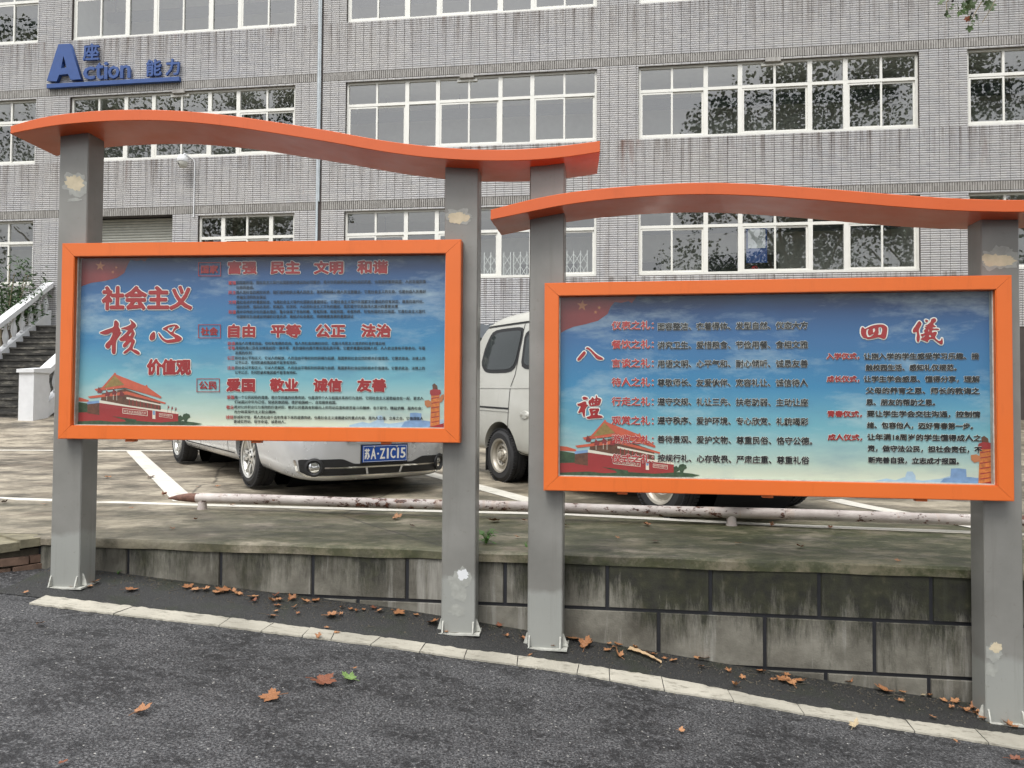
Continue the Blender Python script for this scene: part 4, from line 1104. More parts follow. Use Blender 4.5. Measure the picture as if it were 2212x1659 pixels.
def boxed(po, k, s, x0, y0, x1, y1):
    def rr(a, b, c, d): return [k(a, b), k(c, b), k(c, d), k(a, d)]
    shape(po, [rr(x0, y0, x1, y1), rr(x0+5, y0+5, x1-5, y1-5)], 'print_red', .005, 'box_outline')
    T(po, k, s, x0+22, x1-24, (y0+y1)/2, (y1-y0)*.56, 'print_red', bold=.0022, outline=0, res=1, name='boxed_text')
boxed(LP, kA, '国家', 158, 103, 330, 208); boxed(LP, kA, '社会', 157, 573, 328, 677); boxed(LP, kA, '公民', 145, 982, 320, 1085)
for s_, x0, x1, y in (('富强',385,598,142),('民主',710,925,142),('文明',1037,1252,142),('和谐',1365,1590,138),('自由',388,585,622),('平等',710,930,622),('公正',1050,1268,622),('法治',1395,1612,620),('爱国',375,583,1032),('敬业',703,910,1032),('诚信',1033,1240,1033),('友善',1363,1575,1033)):
    T(LP, kA, s_, x0, x1, y, 92, 'print_red', bold=.0048, outline=.0085, res=1, name='heading')
small = [('富强',387,443,258,'即国富民强，是社会主义现代化国家经济建设的必然要求，是中华民族梦寐以来的美好夙愿，也是国家繁荣昌盛、人民幸福安康',445,1880,252,26),
 (None,0,0,0,'的物质基础。',447,580,293,24), ('民主',387,443,331,'是人类社会的美好诉求，我们追求的民主是人民民主，其实质和核心是人民当家做主。它是社会主义的生命，也是创造人民美好',445,1880,327,26),
 (None,0,0,0,'幸福生活的政治保证',447,670,366,24), ('文明',387,443,405,'是社会进步的重要标志，也是社会主义现代化国家的重要特征。它是社会主义现代化国家文化建设的应有状态，是面向现代化、',447,1865,402,26),
 (None,0,0,0,'面向世界、面向未来的，民族的、科学的、大众的社会主义文化的概括，是实现中华民族伟大复兴的重要支撑',447,1668,438,25),
 ('和谐',387,443,479,'是中华传统文化的基本理念，集中体现了学有所教、劳有所得、病有所医、老有所养、住有所居的生态局面。它是社会主义现代',447,1875,476,26),
 (None,0,0,0,'化国家在社会建设领域的价值诉求，是经济社会稳定、持续健康发展的重要保证',447,1333,513,25),
 ('自由',382,436,716,'是指人的意志自由、存在和发展的自由，是人类社会的美好向往，也是马克思主义追求的社会价值目标',438,1572,716,24),
 ('平等',382,436,752,'是指的是公民在法律面前的一律平等，其价值取向是不断实现实质平等。它要求尊重和保障人权，人人依法享有平等参与、平等',440,1875,752,25),
 (None,0,0,0,'发展的权利',437,562,788,24), ('公正',378,433,826,'即社会公平和正义，它以人的解放、人的自由平等权利的获得为前提，是国家和社会应然的根本价值理念。它要求政治、法律上的',437,1875,828,25),
 (None,0,0,0,'公平公正，任何阶级和集团都不能享有特权。',437,905,861,24), ('法治',377,433,901,'即社会公平和正义，它以人的解放、人的自由平等权利的获得为前提，是国家和社会应然的根本价值理念。它要求政治、法律上的',437,1873,902,25),
 (None,0,0,0,'公平公正、任何阶级和集团都不能享有特权。',435,905,936,24),
 ('爱国',375,430,1124,'是一个公民起码的道德，是中华民族的优秀传统，也是调节个人与祖国关系的行为准则。它同社会主义紧密结合在一起，要求人',433,1862,1128,25),
 (None,0,0,0,'们以振兴中华为己任、促进民族团结、维护祖国统一、自觉报效祖国。',433,1205,1161,24),
 ('敬业',371,427,1199,'是对公民职业行为准则的价值评价，要求公民要具有积极向上的劳动态度和艰苦奋斗的精神，忠于职守、精益求精、服务社会；',430,1855,1203,25),
 (None,0,0,0,'充分体现现代主义职业精神。',430,750,1234,24),
 ('诚信',367,424,1274,'即诚实守信，是人类社会千百年传承下来的道德传统，也是社会主义道德建设的重点内容，是为人之道、立身之本。它强调做人',427,1860,1279,25),
 (None,0,0,0,'要诚实劳动、信守承诺、诚恳待人。',427,820,1309,24)]
for (hd, a, b, yh, body, x0, x1, y, hh) in small:
    if hd: T(LP, kA, hd, a, b, yh, 27, 'print_red2', bold=.0006)
    T(LP, kA, body, x0, x1, y, hh, 'print_grey' if y < 300 else 'print_black', bold=.00035)
rows_ = [('仪表之礼：','面容整洁、衣着得体、发型自然、仪态大方',338,1990),('餐饮之礼：','讲究卫生、爱惜粮食、节俭用餐、食相文雅',476,1990),('言谈之礼：','用语文明、心平气和、耐心倾听、诚恳友善',612,1990),
 ('待人之礼：','尊敬师长、友爱伙伴、宽容礼让、诚信待人',750,1990),('行走之礼：','遵守交规、礼让三先、扶老助弱、主动让座',890,1992),('观赏之礼：','遵守秩序、爱护环境、专心欣赏、礼貌喝彩',1028,1994),
 ('游览之礼：','善待景观、爱护文物、尊重民俗、恪守公德。',1166,2022),('仪式之礼：','按规行礼、心存敬畏、严肃庄重、尊重礼俗',1304,2000)]
for hd, body, y, x1 in rows_:
    T(RP, kC, hd, 570, 872, y-4, 62, 'print_red2', bold=.0016, outline=.0032)
    T(RP, kC, body, 902, x1, y, 54, 'print_black', bold=.0012, outline=.0026)
for hd, a, b, body, x0, x1, y in (('入学仪式，',285,520,'让刚入学的学生感受学习乐趣、接',555,1388,558),(None,0,0,'触校园生活、感知礼仪规范。',568,1225,640),('成长仪式，',287,520,'让学生学会感恩、懂得分享，理解',555,1392,724),
 (None,0,0,'父母的养育之恩、师长的教诲之',570,1392,808),(None,0,0,'恩、朋友的帮助之恩。',572,1070,892),('青春仪式，',290,538,'要让学生学会交往沟通，控制情',578,1397,977),(None,0,0,'绪、包容他人，迈好青春第一步。',578,1345,1062),
 ('成人仪式，',295,540,'让年满18周岁的学生懂得成人之',580,1405,1147),(None,0,0,'责，做守法公民，担社会责任，不',583,1408,1231),(None,0,0,'断完善自我，立志成才报国。',588,1242,1315)):
    if hd: T(RP, kD, hd, a, b, y, 44, 'print_red', bold=.002, outline=.0036)
    T(RP, kD, body, x0, x1, y, 45, 'print_black', bold=.0016, outline=.0028)

# ------------------------------------------------------------------ parking rail
r0, r1_ = on_lot(437, 1100), on_lot(1580, 1135)
dr = (r1_-r0); dr.z = 0; Lr = dr.length; dr.normalize()
RL = thing('parking_rail', 'low white pipe rail with peeling paint and rust in front of the parked vehicles', 'rail', (r0.x, r0.y, .58), math.atan2(dr.y, dr.x))
rl = on_lot(393, 1100); xl = -.32
MB().tube([(-.05+Lr*i/20*1.55, .004*math.sin(i*1.7), .1+.003*math.sin(i)) for i in range(21)], .043, 20).build('pipe', M['rail'], RL, smooth=50)
MB().tube([(-.05, 0, .1), (-.15, 0, .1), (-.25, 0, .095), (-.33, 0, .09)], [.043, .038, .024, .006], 16).build('pipe_tip', M['rusttip'], RL, smooth=60)
for x in (0, Lr, Lr*1.6): MB().lathe([(.042, -.02), (.045, .0), (.038, .02), (.038, .08)], 14).build('stub_post', M['rail'], RL, loc=(x, 0, 0), smooth=50)

# ------------------------------------------------------------------ vehicles
def loft(stations, nm):
    mb = MB(); rows = []
    for x, pts in stations:
        half = pts; row = [(x, -y, z) for y, z in half] + [(x, y, z) for y, z in reversed(half)][1:-1] if False else [(x, y, z) for y, z in half]+[(x, -y, z) for y, z in reversed(half[1:-1])]
        rows.append(row)
    mb.grid(rows, True); mb.face(rows[0][::-1]); mb.face(rows[-1])
    me = mb.mesh(nm, None, weld=True); return me
def apply_mods(me, mods):
    o = bpy.data.objects.new('tmp', me); COL.objects.link(o)
    for typ, kw in mods:
        m_ = o.modifiers.new('m', typ)
        for k_, v_ in kw.items(): setattr(m_, k_, v_)
    out = bpy.data.meshes.new_from_object(o.evaluated_get(bpy.context.evaluated_depsgraph_get()))
    bpy.data.objects.remove(o); return out
def arches(me, cs, R_, hw):
    cut = MB()
    for cx, cz in cs:
        for sy in (-1, 1):
            prof = [(0, sy*hw*.55), (R_, sy*hw*.55), (R_, sy*(hw+.3)), (0, sy*(hw+.3))]
            cut.lathe([(max(r_, .0005), y) for r_, y in prof], 40, 'y', Matrix.Translation((cx, 0, cz)))
    cm = cut.mesh('cut', None, weld=True)
    co = bpy.data.objects.new('cut', cm); COL.objects.link(co)
    bpy.context.view_layer.update()
    out = apply_mods(me, [('BOOLEAN', dict(operation='DIFFERENCE', object=co, solver='EXACT'))])
    bpy.data.objects.remove(co); return out
def bvh(me): return BVHTree.FromPolygons([v.co for v in me.vertices], [tuple(p.vertices) for p in me.polygons])
def proj_side(bv, x, z, sy, off=.002):
    h_ = bv.ray_cast(Vector((x, sy*3, z)), Vector((0, -sy, 0)))
    return (h_[0]+Vector((0, sy*off, 0))) if h_[0] else None
def proj_front(bv, y, z, sx=1, off=.002):
    h_ = bv.ray_cast(Vector((sx*6, y, z)), Vector((-sx, 0, 0)))
    return (h_[0]+Vector((sx*off, 0, 0))) if h_[0] else None
def ribbon_on(bv, pts, wdt, mode, s_=1, off=.003, closed=False):
    mb = MB(); P2 = []
    for (a, b) in zip(pts, pts[1:]):
        n = max(1, int(math.hypot(b[0]-a[0], b[1]-a[1])/.04)); P2 += [(a[0]+(b[0]-a[0])*i/n, a[1]+(b[1]-a[1])*i/n) for i in range(n)]
    P2.append(pts[-1]); rows = []
    for i, p in enumerate(P2):
        q0, q1 = P2[max(i-1, 0)], P2[min(i+1, len(P2)-1)]; tx, tz = q1[0]-q0[0], q1[1]-q0[1]; l = math.hypot(tx, tz) or 1
        nx, nz = -tz/l*wdt/2, tx/l*wdt/2
        f_ = proj_side if mode == 'side' else proj_front
        A = f_(bv, p[0]+nx, p[1]+nz, s_, off); B2 = f_(bv, p[0]-nx, p[1]-nz, s_, off)
        if A and B2: rows.append([A, B2])
    if len(rows) > 1: mb.grid(rows)
    return mb
def patch_on(bv, outline, mode, s_=1, off=.003, cell=.05):
    bm_ = bmesh.new(); vs = [bm_.verts.new((p[0], p[1], 0)) for p in outline]; bm_.faces.new(vs)
    bmesh.ops.triangulate(bm_, faces=bm_.faces)
    for _ in range(5):
        ed = [e for e in bm_.edges if e.calc_length() > cell*2]
        if not ed: break
        bmesh.ops.subdivide_edges(bm_, edges=ed, cuts=1); bmesh.ops.triangulate(bm_, faces=bm_.faces)
    f_ = proj_side if mode == 'side' else proj_front; mb = MB(); ok = {}
    bm_.verts.index_update()
    for v in bm_.verts:
        p = f_(bv, v.co.x, v.co.y, s_, off); ok[v.index] = p
    for fc in bm_.faces:
        P_ = [ok[v.index] for v in fc.verts]
        if all(P_): mb.face(P_)
    bm_.free(); return mb
def rounded(pts, r_=.3):
    out = []
    for i in range(len(pts)):
        a, b, c = pts[i-1], pts[i], pts[(i+1) % len(pts)]
        for t_ in (0, .33, .66, 1):
            p0 = (b[0]+(a[0]-b[0])*r_, b[1]+(a[1]-b[1])*r_); p1 = (b[0]+(c[0]-b[0])*r_, b[1]+(c[1]-b[1])*r_)
            q0 = (p0[0]+(b[0]-p0[0])*t_, p0[1]+(b[1]-p0[1])*t_); q1 = (b[0]+(p1[0]-b[0])*t_, b[1]+(p1[1]-b[1])*t_)
            out.append((q0[0]+(q1[0]-q0[0])*t_, q0[1]+(q1[1]-q0[1])*t_))
    return out
def wheel(parent, x, y, R_, wd, kind, steer=0):
    sy = 1 if y > 0 else -1
    e = bpy.data.objects.new('wheel', None)
    rr = R_*.7 if kind == 'alloy' else R_*.62
    s = MB(); h = wd/2
    s.lathe([(rr, -h), (rr+.015, -h-.004), (R_-.05, -h-.006), (R_-.018, -h+.012), (R_, -h+.03), (R_+.0, -.03), (R_-.008, -.028), (R_-.008, -.022), (R_, -.02), (R_, .02), (R_-.008, .022), (R_-.008, .028), (R_, .03), (R_, h-.03), (R_-.018, h-.012), (R_-.05, h+.006), (rr+.015, h+.004), (rr, h)], 48, 'y')
    tread = MB()
    o = s.build('wheel', M['rubber'], parent, smooth=30, loc=(x, y, R_))
    o.rotation_euler = (0, 0, (0 if sy > 0 else math.pi)+steer)
    # tread blocks
    for q in range(56):
        a = q*2*math.pi/56; Mx = Matrix.Rotation(a, 4, 'Y')
        for y_ in (-h*.72, h*.72): tread.box(-.012, .012, y_-.025, y_+.025, R_-.004, R_+.004, Mx)
    tread.build('tread', M['rubber'], o, kind='stuff')
    mt = M['alloy'] if kind == 'alloy' else M['steel']
    rim = MB().lathe([(rr, -h), (rr-.012, -h+.02), (rr-.03, -.02), (rr-.028, h-.03), (rr-.008, h-.006), (rr+.006, h+.003), (rr+.006, h+.008), (rr-.014, h+.002)], 40, 'y')
    rim.build('rim', mt, o, smooth=40)
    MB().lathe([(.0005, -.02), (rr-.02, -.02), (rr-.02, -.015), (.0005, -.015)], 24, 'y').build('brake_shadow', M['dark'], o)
    if kind == 'alloy':
        sp = MB()
        for q in range(5):
            a = q*2*math.pi/5+.3; Mx = Matrix.Rotation(a, 4, 'Y')
            for sgn in (-1, 1):
                pr = [(sgn*.012, .05), (sgn*.045, .06), (sgn*.05, rr*.7), (sgn*.075, rr-.012), (sgn*.035, rr-.012), (sgn*.018, rr*.6)]
                f0 = [Mx @ Vector((p[0], h-.012-.012*(p[1] < .1), p[1])) for p in pr]; f1 = [Mx @ Vector((p[0]*.9, h-.05, p[1])) for p in pr]
                sp.face(f0); sp.face(f1[::-1])
                for i in range(len(pr)): j = (i+1) % len(pr); sp.face([f0[i], f1[i], f1[j], f0[j]])
        sp.build('spokes', mt, o, weld=True)
        MB().lathe([(.075, h-.05), (.075, h-.02), (.06, h-.012), (.03, h-.01), (.028, h-.004), (.0005, h-.002)], 20, 'y').build('hub_cap', mt, o, smooth=40)
        nuts = MB()
        for q in range(5):
            a = q*2*math.pi/5+.93; nuts.lathe([(.011, h-.02), (.011, h-.006), (.0005, h-.006)], 8, 'y', Matrix.Rotation(a, 4, 'Y') @ Matrix.Translation((0, 0, .052)))
        nuts.build('wheel_nuts', M['black'], o)
    else:
        d_ = MB().lathe([(rr-.02, h-.05), (rr-.05, h-.045), (rr-.075, h-.03), (.085, h-.055), (.07, h-.03), (.045, h-.028), (.045, h+.005), (.03, h+.012), (.0005, h+.012)], 32, 'y')
        d_.build('disc', mt, o, smooth=45)
        hs_ = MB()
        for q in range(10):
            a = q*2*math.pi/10; Mx = Matrix.Rotation(a, 4, 'Y') @ Matrix.Translation((0, h-.0425, (rr-.075+.085)/2+.008))
            hs_.lathe([(.0005, .003), (.017, .003), (.017, -.004)], 12, 'y', Mx)
        hs_.build('disc_holes', M['dark'], o)
        nt2 = MB()
        for q in range(5): nt2.lathe([(.012, h-.045), (.012, h-.015), (.0005, h-.015)], 6, 'y', Matrix.Rotation(q*2*math.pi/5, 4, 'Y') @ Matrix.Translation((0, 0, .062)))
        nt2.build('wheel_nuts', M['steel'], o)
    return o

# sedan: local +x nose
def sed_station(x, zb, zt, wb, wm, kind=None, wt=None, belt=None):
    if belt is None: belt = zt-.06
    wt = wt if wt is not None else wm*.8
    return (x, [(0, zb), (wb*.85, zb), (wb, zb+.04), (wm-.015, zb+(belt-zb)*.35), (wm, zb+(belt-zb)*.65), (wm-.015, belt), ((wm+wt)/2 if kind else wm*.93, belt+(zt-belt)*.55), (wt, zt-.015), (wt*.55, zt), (0, zt+.01)])
st = [sed_station(-2.44, .38, .92, .6, .66), sed_station(-2.36, .26, 1.02, .76, .82), sed_station(-2.1, .22, 1.08, .84, .88), sed_station(-1.75, .2, 1.13, .85, .9, 1, .62, .98),
      sed_station(-1.3, .19, 1.36, .86, .905, 1, .6, .98), sed_station(-.7, .19, 1.45, .86, .91, 1, .62, .97), sed_station(0, .19, 1.44, .86, .91, 1, .62, .95), sed_station(.55, .19, 1.22, .86, .91, 1, .66, .94),
      sed_station(.95, .19, 1.0, .86, .91, 1, .72, .92), sed_station(1.4, .19, .93, .86, .91), sed_station(1.85, .18, .84, .86, .905), sed_station(2.15, .16, .77, .85, .89), sed_station(2.40, .145, .71, .79, .835), sed_station(2.53, .15, .67, .66, .70), sed_station(2.59, .19, .62, .48, .52), sed_station(2.61, .27, .55, .3, .32)]
me = apply_mods(loft(st, 'body'), [('SUBSURF', dict(levels=2, render_levels=2))])
sed_bv = bvh(me)
me = arches(me, [(1.37, .3), (-1.33, .3)], .345, .9)
me.materials.clear(); me.materials.append(M['silver'])
me.polygons.foreach_set('use_smooth', [True]*len(me.polygons)); me.set_sharp_from_angle(angle=math.radians(38))
fw = on_lot(529.5, 1056); hd = math.radians(-90+38)
cd = Vector((math.cos(hd), math.sin(hd), 0)); cn = Vector((-cd.y, cd.x, 0))    # nose direction, left of car
# visible side is the car's right (y<0): outer face of the front wheel stands at fw
fw = fw + Vector((.03, 0, 0)); CS = 1.06; co = fw - cd*1.37*CS + cn*.86*CS
slope = -math.atan(.035*abs(cd.y))
CAR = thing('parked_sedan', 'silver sedan with a blue number plate parked behind the left notice board', 'car', (co.x, co.y, lot_z(co.y)+.01))
CAR.rotation_euler = (0, -slope*1.0, hd); CAR.scale = (CS, CS, CS)
obj('body', me, CAR)
MB().box(-1.9, 1.9, -.6, .6, .16, .3).build('underbody', M['dark'], CAR)
for hx in (1.37, -1.33): MB().lathe([(.34, -.52), (.34, .52)], 24, 'y', Matrix.Translation((hx, 0, .3))).build('wheel_housing', M['dark'], CAR)
for x in (1.37, -1.33):
    for y in (-.765, .765): wheel(CAR, x, y, .3, .19, 'alloy')
for sy in (-1, 1):
    wo_ = patch_on(sed_bv, rounded([(.62, .99), (.1, 1.34), (-.9, 1.37), (-1.45, 1.2), (-1.62, 1.04)], .15), 'side', sy, .004); wo_.build('side_window', M['carglass'], CAR)
    for pts in ([(.75, .3), (.82, .6), (.72, .95)], [(-.28, .3), (-.26, .98)], [(-1.0, .32), (-.98, .55), (-1.2, .75), (-1.3, .98)]):
        ribbon_on(sed_bv, pts, .01, 'side', sy, .002).build('door_gap', M['black'], CAR)
    ribbon_on(sed_bv, [(.95, .30), (-.92, .30)], .012, 'side', sy, .002).build('sill_gap', M['dark'], CAR)
    MB().box(.98, 1.0, sy*.72-.1, sy*.72+.1, .1, .34).build('mud_flap', M['black'], CAR)
    MB().box(-1.72, -1.70, sy*.72-.1, sy*.72+.1, .1, .34).build('mud_flap', M['black'], CAR)
wsc = MB().grid([[(.98, -.62, 1.0), (.98, .62, 1.0)], [(.25, -.56, 1.39), (.25, .56, 1.39)]])
wsc.build('windscreen', M['carglass'], CAR)
F_ = lambda pts, mat, nm, off=.004, r_=.25: patch_on(sed_bv, rounded(pts, r_) if r_ else pts, 'front', 1, off, .03).build(nm, M[mat], CAR)
F_([(-.36, .53), (.36, .53), (.44, .60), (.40, .665), (-.40, .665), (-.44, .60)], 'black', 'upper_grille', .004)
ribbon_on(sed_bv, [(-.42, .64), (-.45, .60), (-.37, .525), (.37, .525), (.45, .60), (.42, .64)], .022, 'front', 1, .012).build('grille_trim', M['chrome'], CAR)
F_([(-.76, .25), (-.70, .215), (.70, .215), (.76, .25), (.78, .36), (.42, .365), (.30, .315), (-.30, .315), (-.42, .365), (-.78, .36)], 'black', 'lower_grille', .004, .12)
for y0_, y1_ in ((-.58, -.0), (.0, .58)): ribbon_on(sed_bv, [(y0_, .285), (y1_, .285)], .014, 'front', 1, .014).build('grille_trim', M['chrome'], CAR)
ribbon_on(sed_bv, [(-.80, .35), (-.775, .25), (-.70, .204), (.70, .204), (.775, .25), (.80, .35)], .013, 'front', 1, .01).build('lip_trim', M['chrome'], CAR)
for y_ in (-.17, .17): ribbon_on(sed_bv, [(y_, .215), (y_*1.1, .28)], .02, 'front', 1, .016).build('grille_bar', M['silver'], CAR)
for sy in (-1, 1):
    p = proj_front(sed_bv, sy*.66, .29, 1, .0)
    Mx = Matrix.Translation(p) @ Matrix.Rotation(sy*math.radians(30), 4, 'Z') @ Matrix.Rotation(-math.pi/2, 4, 'Z')
    fl_ = MB().lathe([(.085, -.03), (.085, .015), (.066, .022), (.05, .0)], 24, 'y', Mx).build('fog_light', M['black'], CAR, smooth=35)
    MB().lathe([(.05, .004), (.03, .012), (.0005, .015)], 20, 'y', Mx).build('fog_lens', M['chrome'], fl_, smooth=40)
    F_([(sy*.46, .58), (sy*.52, .66), (sy*.66, .69), (sy*.74, .66), (sy*.66, .58)], 'carglass', 'headlight', .006)
PZ = -.058; p = proj_front(sed_bv, .0, .42, 1, 0)
pl = MB().box(p.x+.012, p.x+.022, -.235, .235, .385+PZ, .54+PZ).build('number_plate', M['plateblue'], CAR)
MB().box(p.x-.02, p.x+.012, -.245, .245, .375+PZ, .55+PZ).build('plate_holder', M['black'], CAR)
for (s_, y0_, y1_, z0_, z1_) in (('苏', -.215, -.165, .415, .51), ('A', -.15, -.1, .415, .51), ('·', -.085, -.07, .455, .47), ('Z', -.055, -.005, .415, .51), ('1', .018, .032, .415, .51), ('C', .055, .105, .415, .51), ('1', .128, .142, .415, .51), ('5', .165, .215, .415, .51)):
    mb = MB(); place_text(mb, s_, y0_, y1_, z0_+PZ, z1_+PZ, 0, bold=.003, res=2)
    mb.v = [(p.x+.0232-y*1, x, z) for x, y, z in mb.v]; mb.build('plate_character', M['print_white'], pl)
fr_ = MB()
for q in ((-.228, .228, .389, .392), (-.228, .228, .533, .536), (-.228, -.225, .389, .536), (.225, .228, .389, .536)): fr_.box(p.x+.0222, p.x+.0235, q[0], q[1], q[2]+PZ, q[3]+PZ)
fr_.build('plate_border', M['print_white'], pl)
for y_ in (-.12, .12): MB().lathe([(.009, 0), (.009, .006), (.0005, .007)], 8, 'y', Matrix.Translation((p.x+.022, y_, .525+PZ)) @ Matrix.Rotation(-math.pi/2, 4, 'Z')).build('plate_screw', M['chrome'], pl)
ribbon_on(sed_bv, [(.32+.03*math.cos(a/8*math.pi), .52+.03*math.sin(a/8*math.pi)) for a in range(17)], .004, 'front', 1, .002).build('tow_cover', M['black'], CAR)

# van: local +x nose, origin under the middle of the wheelbase, right side y<0 shown
vr, vf = on_lot(1080, 1040), on_lot(1425, 1116)
vd = vf-vr; vd.z = 0; WB = vd.length; vd.normalize(); vn = Vector((-vd.y, vd.x, 0))
R0 = -WB/2
def van_station(x, zb, zt, w0, wtop, belt=1.25):
    return (x, [(0, zb), (w0*.9, zb), (w0, zb+.04), (w0+.015, zb+.3), (w0+.005, 1.0 if zt > 1.3 else zb+(zt-zb)*.6), (w0-.03, belt if zt > 1.4 else zb+(zt-zb)*.75), (wtop+.03, zt-.22 if zt > 1.4 else zt-.08), (wtop, zt-.15 if zt > 1.4 else zt-.05), (wtop-.12, zt-.03), (0, zt)])
r = R0
st = [van_station(r-1.0, .42, 1.15, .7, .62, .9), van_station(r-.93, .36, 1.45, .78, .7), van_station(r-.72, .34, 1.82, .8, .72), van_station(r-.5, .34, 1.99, .81, .72), van_station(r-.15, .34, 2.03, .81, .73), van_station(r+.6, .32, 2.05, .81, .73),
      van_station(r+1.5, .32, 2.05, .81, .73), van_station(r+2.1, .32, 2.0, .81, .72), van_station(r+2.5, .32, 1.86, .81, .7), van_station(r+2.95, .34, 1.3, .8, .66, 1.1), van_station(r+3.3, .34, 1.02, .78, .66, .85), van_station(r+3.45, .4, .92, .66, .58, .75)]
me = apply_mods(loft(st, 'body'), [('SUBSURF', dict(levels=2, render_levels=2))])
vbv = bvh(me)
me = arches(me, [(R0, .32), (-R0, .32)], .385, .82)
me.materials.clear(); me.materials.append(M['vanpaint'])
me.polygons.foreach_set('use_smooth', [True]*len(me.polygons)); me.set_sharp_from_angle(angle=math.radians(38))
mid_ = (vr+vf)/2; vo_ = mid_ + vn*.80
VAN = thing('parked_van', 'beige van with steel wheels seen between the second and third posts', 'van', (vo_.x, vo_.y, lot_z((vr.y+vf.y)/2)+.005))
VAN.rotation_euler = (0, math.atan2(lot_z(vr.y)-lot_z(vf.y), WB), math.atan2(vd.y, vd.x))
obj('body', me, VAN)
for x in (R0, -R0):
    for y in (-.72, .72): wheel(VAN, x, y, .31, .185, 'steel')
MB().box(R0-.6, 1.6, -.5, .5, .25, .45).build('underbody', M['dark'], VAN)
for hx in (R0, -R0): MB().lathe([(.38, -.5), (.38, .5)], 24, 'y', Matrix.Translation((hx, 0, .32))).build('wheel_housing', M['dark'], VAN)
MB().tube([(R0, -.6, .3), (R0, .6, .3)], .04, 8).tube([(R0-.5, -.42, .3), (R0+.6, -.42, .3)], .03, 6).build('axle', M['black'], VAN)
def s2(L): return [(R0+x, z) for x, z in L]
for sy in (-1, 1):
    w1 = rounded(s2([(-.27, 1.75), (.36, 1.75), (.36, 1.68), (.24, 1.31), (-.38, 1.31), (-.50, 1.40), (-.44, 1.56)]), .3)
    w1o = rounded(s2([(-.31, 1.79), (.40, 1.79), (.40, 1.68), (.27, 1.27), (-.41, 1.27), (-.55, 1.38), (-.48, 1.58)]), .3)
    patch_on(vbv, w1o, 'side', sy, .004, .04).build('window_rubber', M['black'], VAN)
    patch_on(vbv, w1, 'side', sy, .009, .04).build('side_window', M['carglass'], VAN)
    for xs0, xs1 in ((.44, 1.42), (1.62, 2.4)):
        patch_on(vbv, rounded(s2([(xs0, 1.75), (xs1, 1.75), (xs1+.02, 1.3), (xs0-.06, 1.3)]), .2), 'side', sy, .004, .05).build('window_rubber', M['black'], VAN)
        patch_on(vbv, rounded(s2([(xs0+.05, 1.71), (xs1-.04, 1.71), (xs1-.02, 1.34), (xs0, 1.34)]), .2), 'side', sy, .009, .05).build('side_window', M['carglass'], VAN)
    ribbon_on(vbv, s2([(.42, 1.82), (.36, 1.6), (.28, 1.25), (.20, 1.1), (.19, .62), (.26, .42), (.5, .36), (1.3, .36)]), .012, 'side', sy, .003).build('door_gap', M['black'], VAN)
    ribbon_on(vbv, s2([(1.42, .36), (1.45, 1.1), (1.55, 1.8)]), .012, 'side', sy, .003).build('door_gap', M['black'], VAN)
    ribbon_on(vbv, s2([(-.8, .87), (.2, .86)]), .02, 'side', sy, .004).build('slide_track', M['black'], VAN)
    ribbon_on(vbv, s2([(-.8, .84), (.2, .83)]), .016, 'side', sy, .008).build('track_edge', M['vanpaint'], VAN)
    ribbon_on(vbv, s2([(-.62, 1.83), (2.5, 1.84)]), .02, 'side', sy, .006).build('drip_rail', M['black'], VAN)
    ribbon_on(vbv, s2([(-.64, 1.85), (2.5, 1.86)]), .018, 'side', sy, .016).build('drip_rail_edge', M['vanpaint'], VAN)
    ribbon_on(vbv, s2([(-.8, 1.10), (.2, 1.10), (1.4, 1.11)]), .018, 'side', sy, .007).build('swage_line', M['vanpaint'], VAN)
    pp = proj_side(vbv, R0+.55, .80, sy, 0)
    MB().lathe([(.0005, .012), (.05, .01), (.06, -.01)], 20, 'y', Matrix.Translation(pp+Vector((0, sy*.004, 0))) @ Matrix.Diagonal((1.7, sy, .8, 1))).build('door_handle', M['vanpaint'], VAN, smooth=60)
    MB().box(R0-.44, R0-.42, sy*.66-.09, sy*.66+.09, .1, .45).build('mud_flap', M['black'], VAN)
MB().grid([[(R0+2.98, -.66, 1.24), (R0+2.98, .66, 1.24)], [(R0+2.52, -.62, 1.82), (R0+2.52, .62, 1.82)]]).build('windscreen', M['carglass'], VAN)
MB().box(R0-1.06, R0-.9, -.8, .8, .36, .56).build('rear_bumper', M['black'], VAN); MB().box(R0+3.36, R0+3.5, -.78, .78, .36, .58).build('front_bumper', M['black'], VAN)

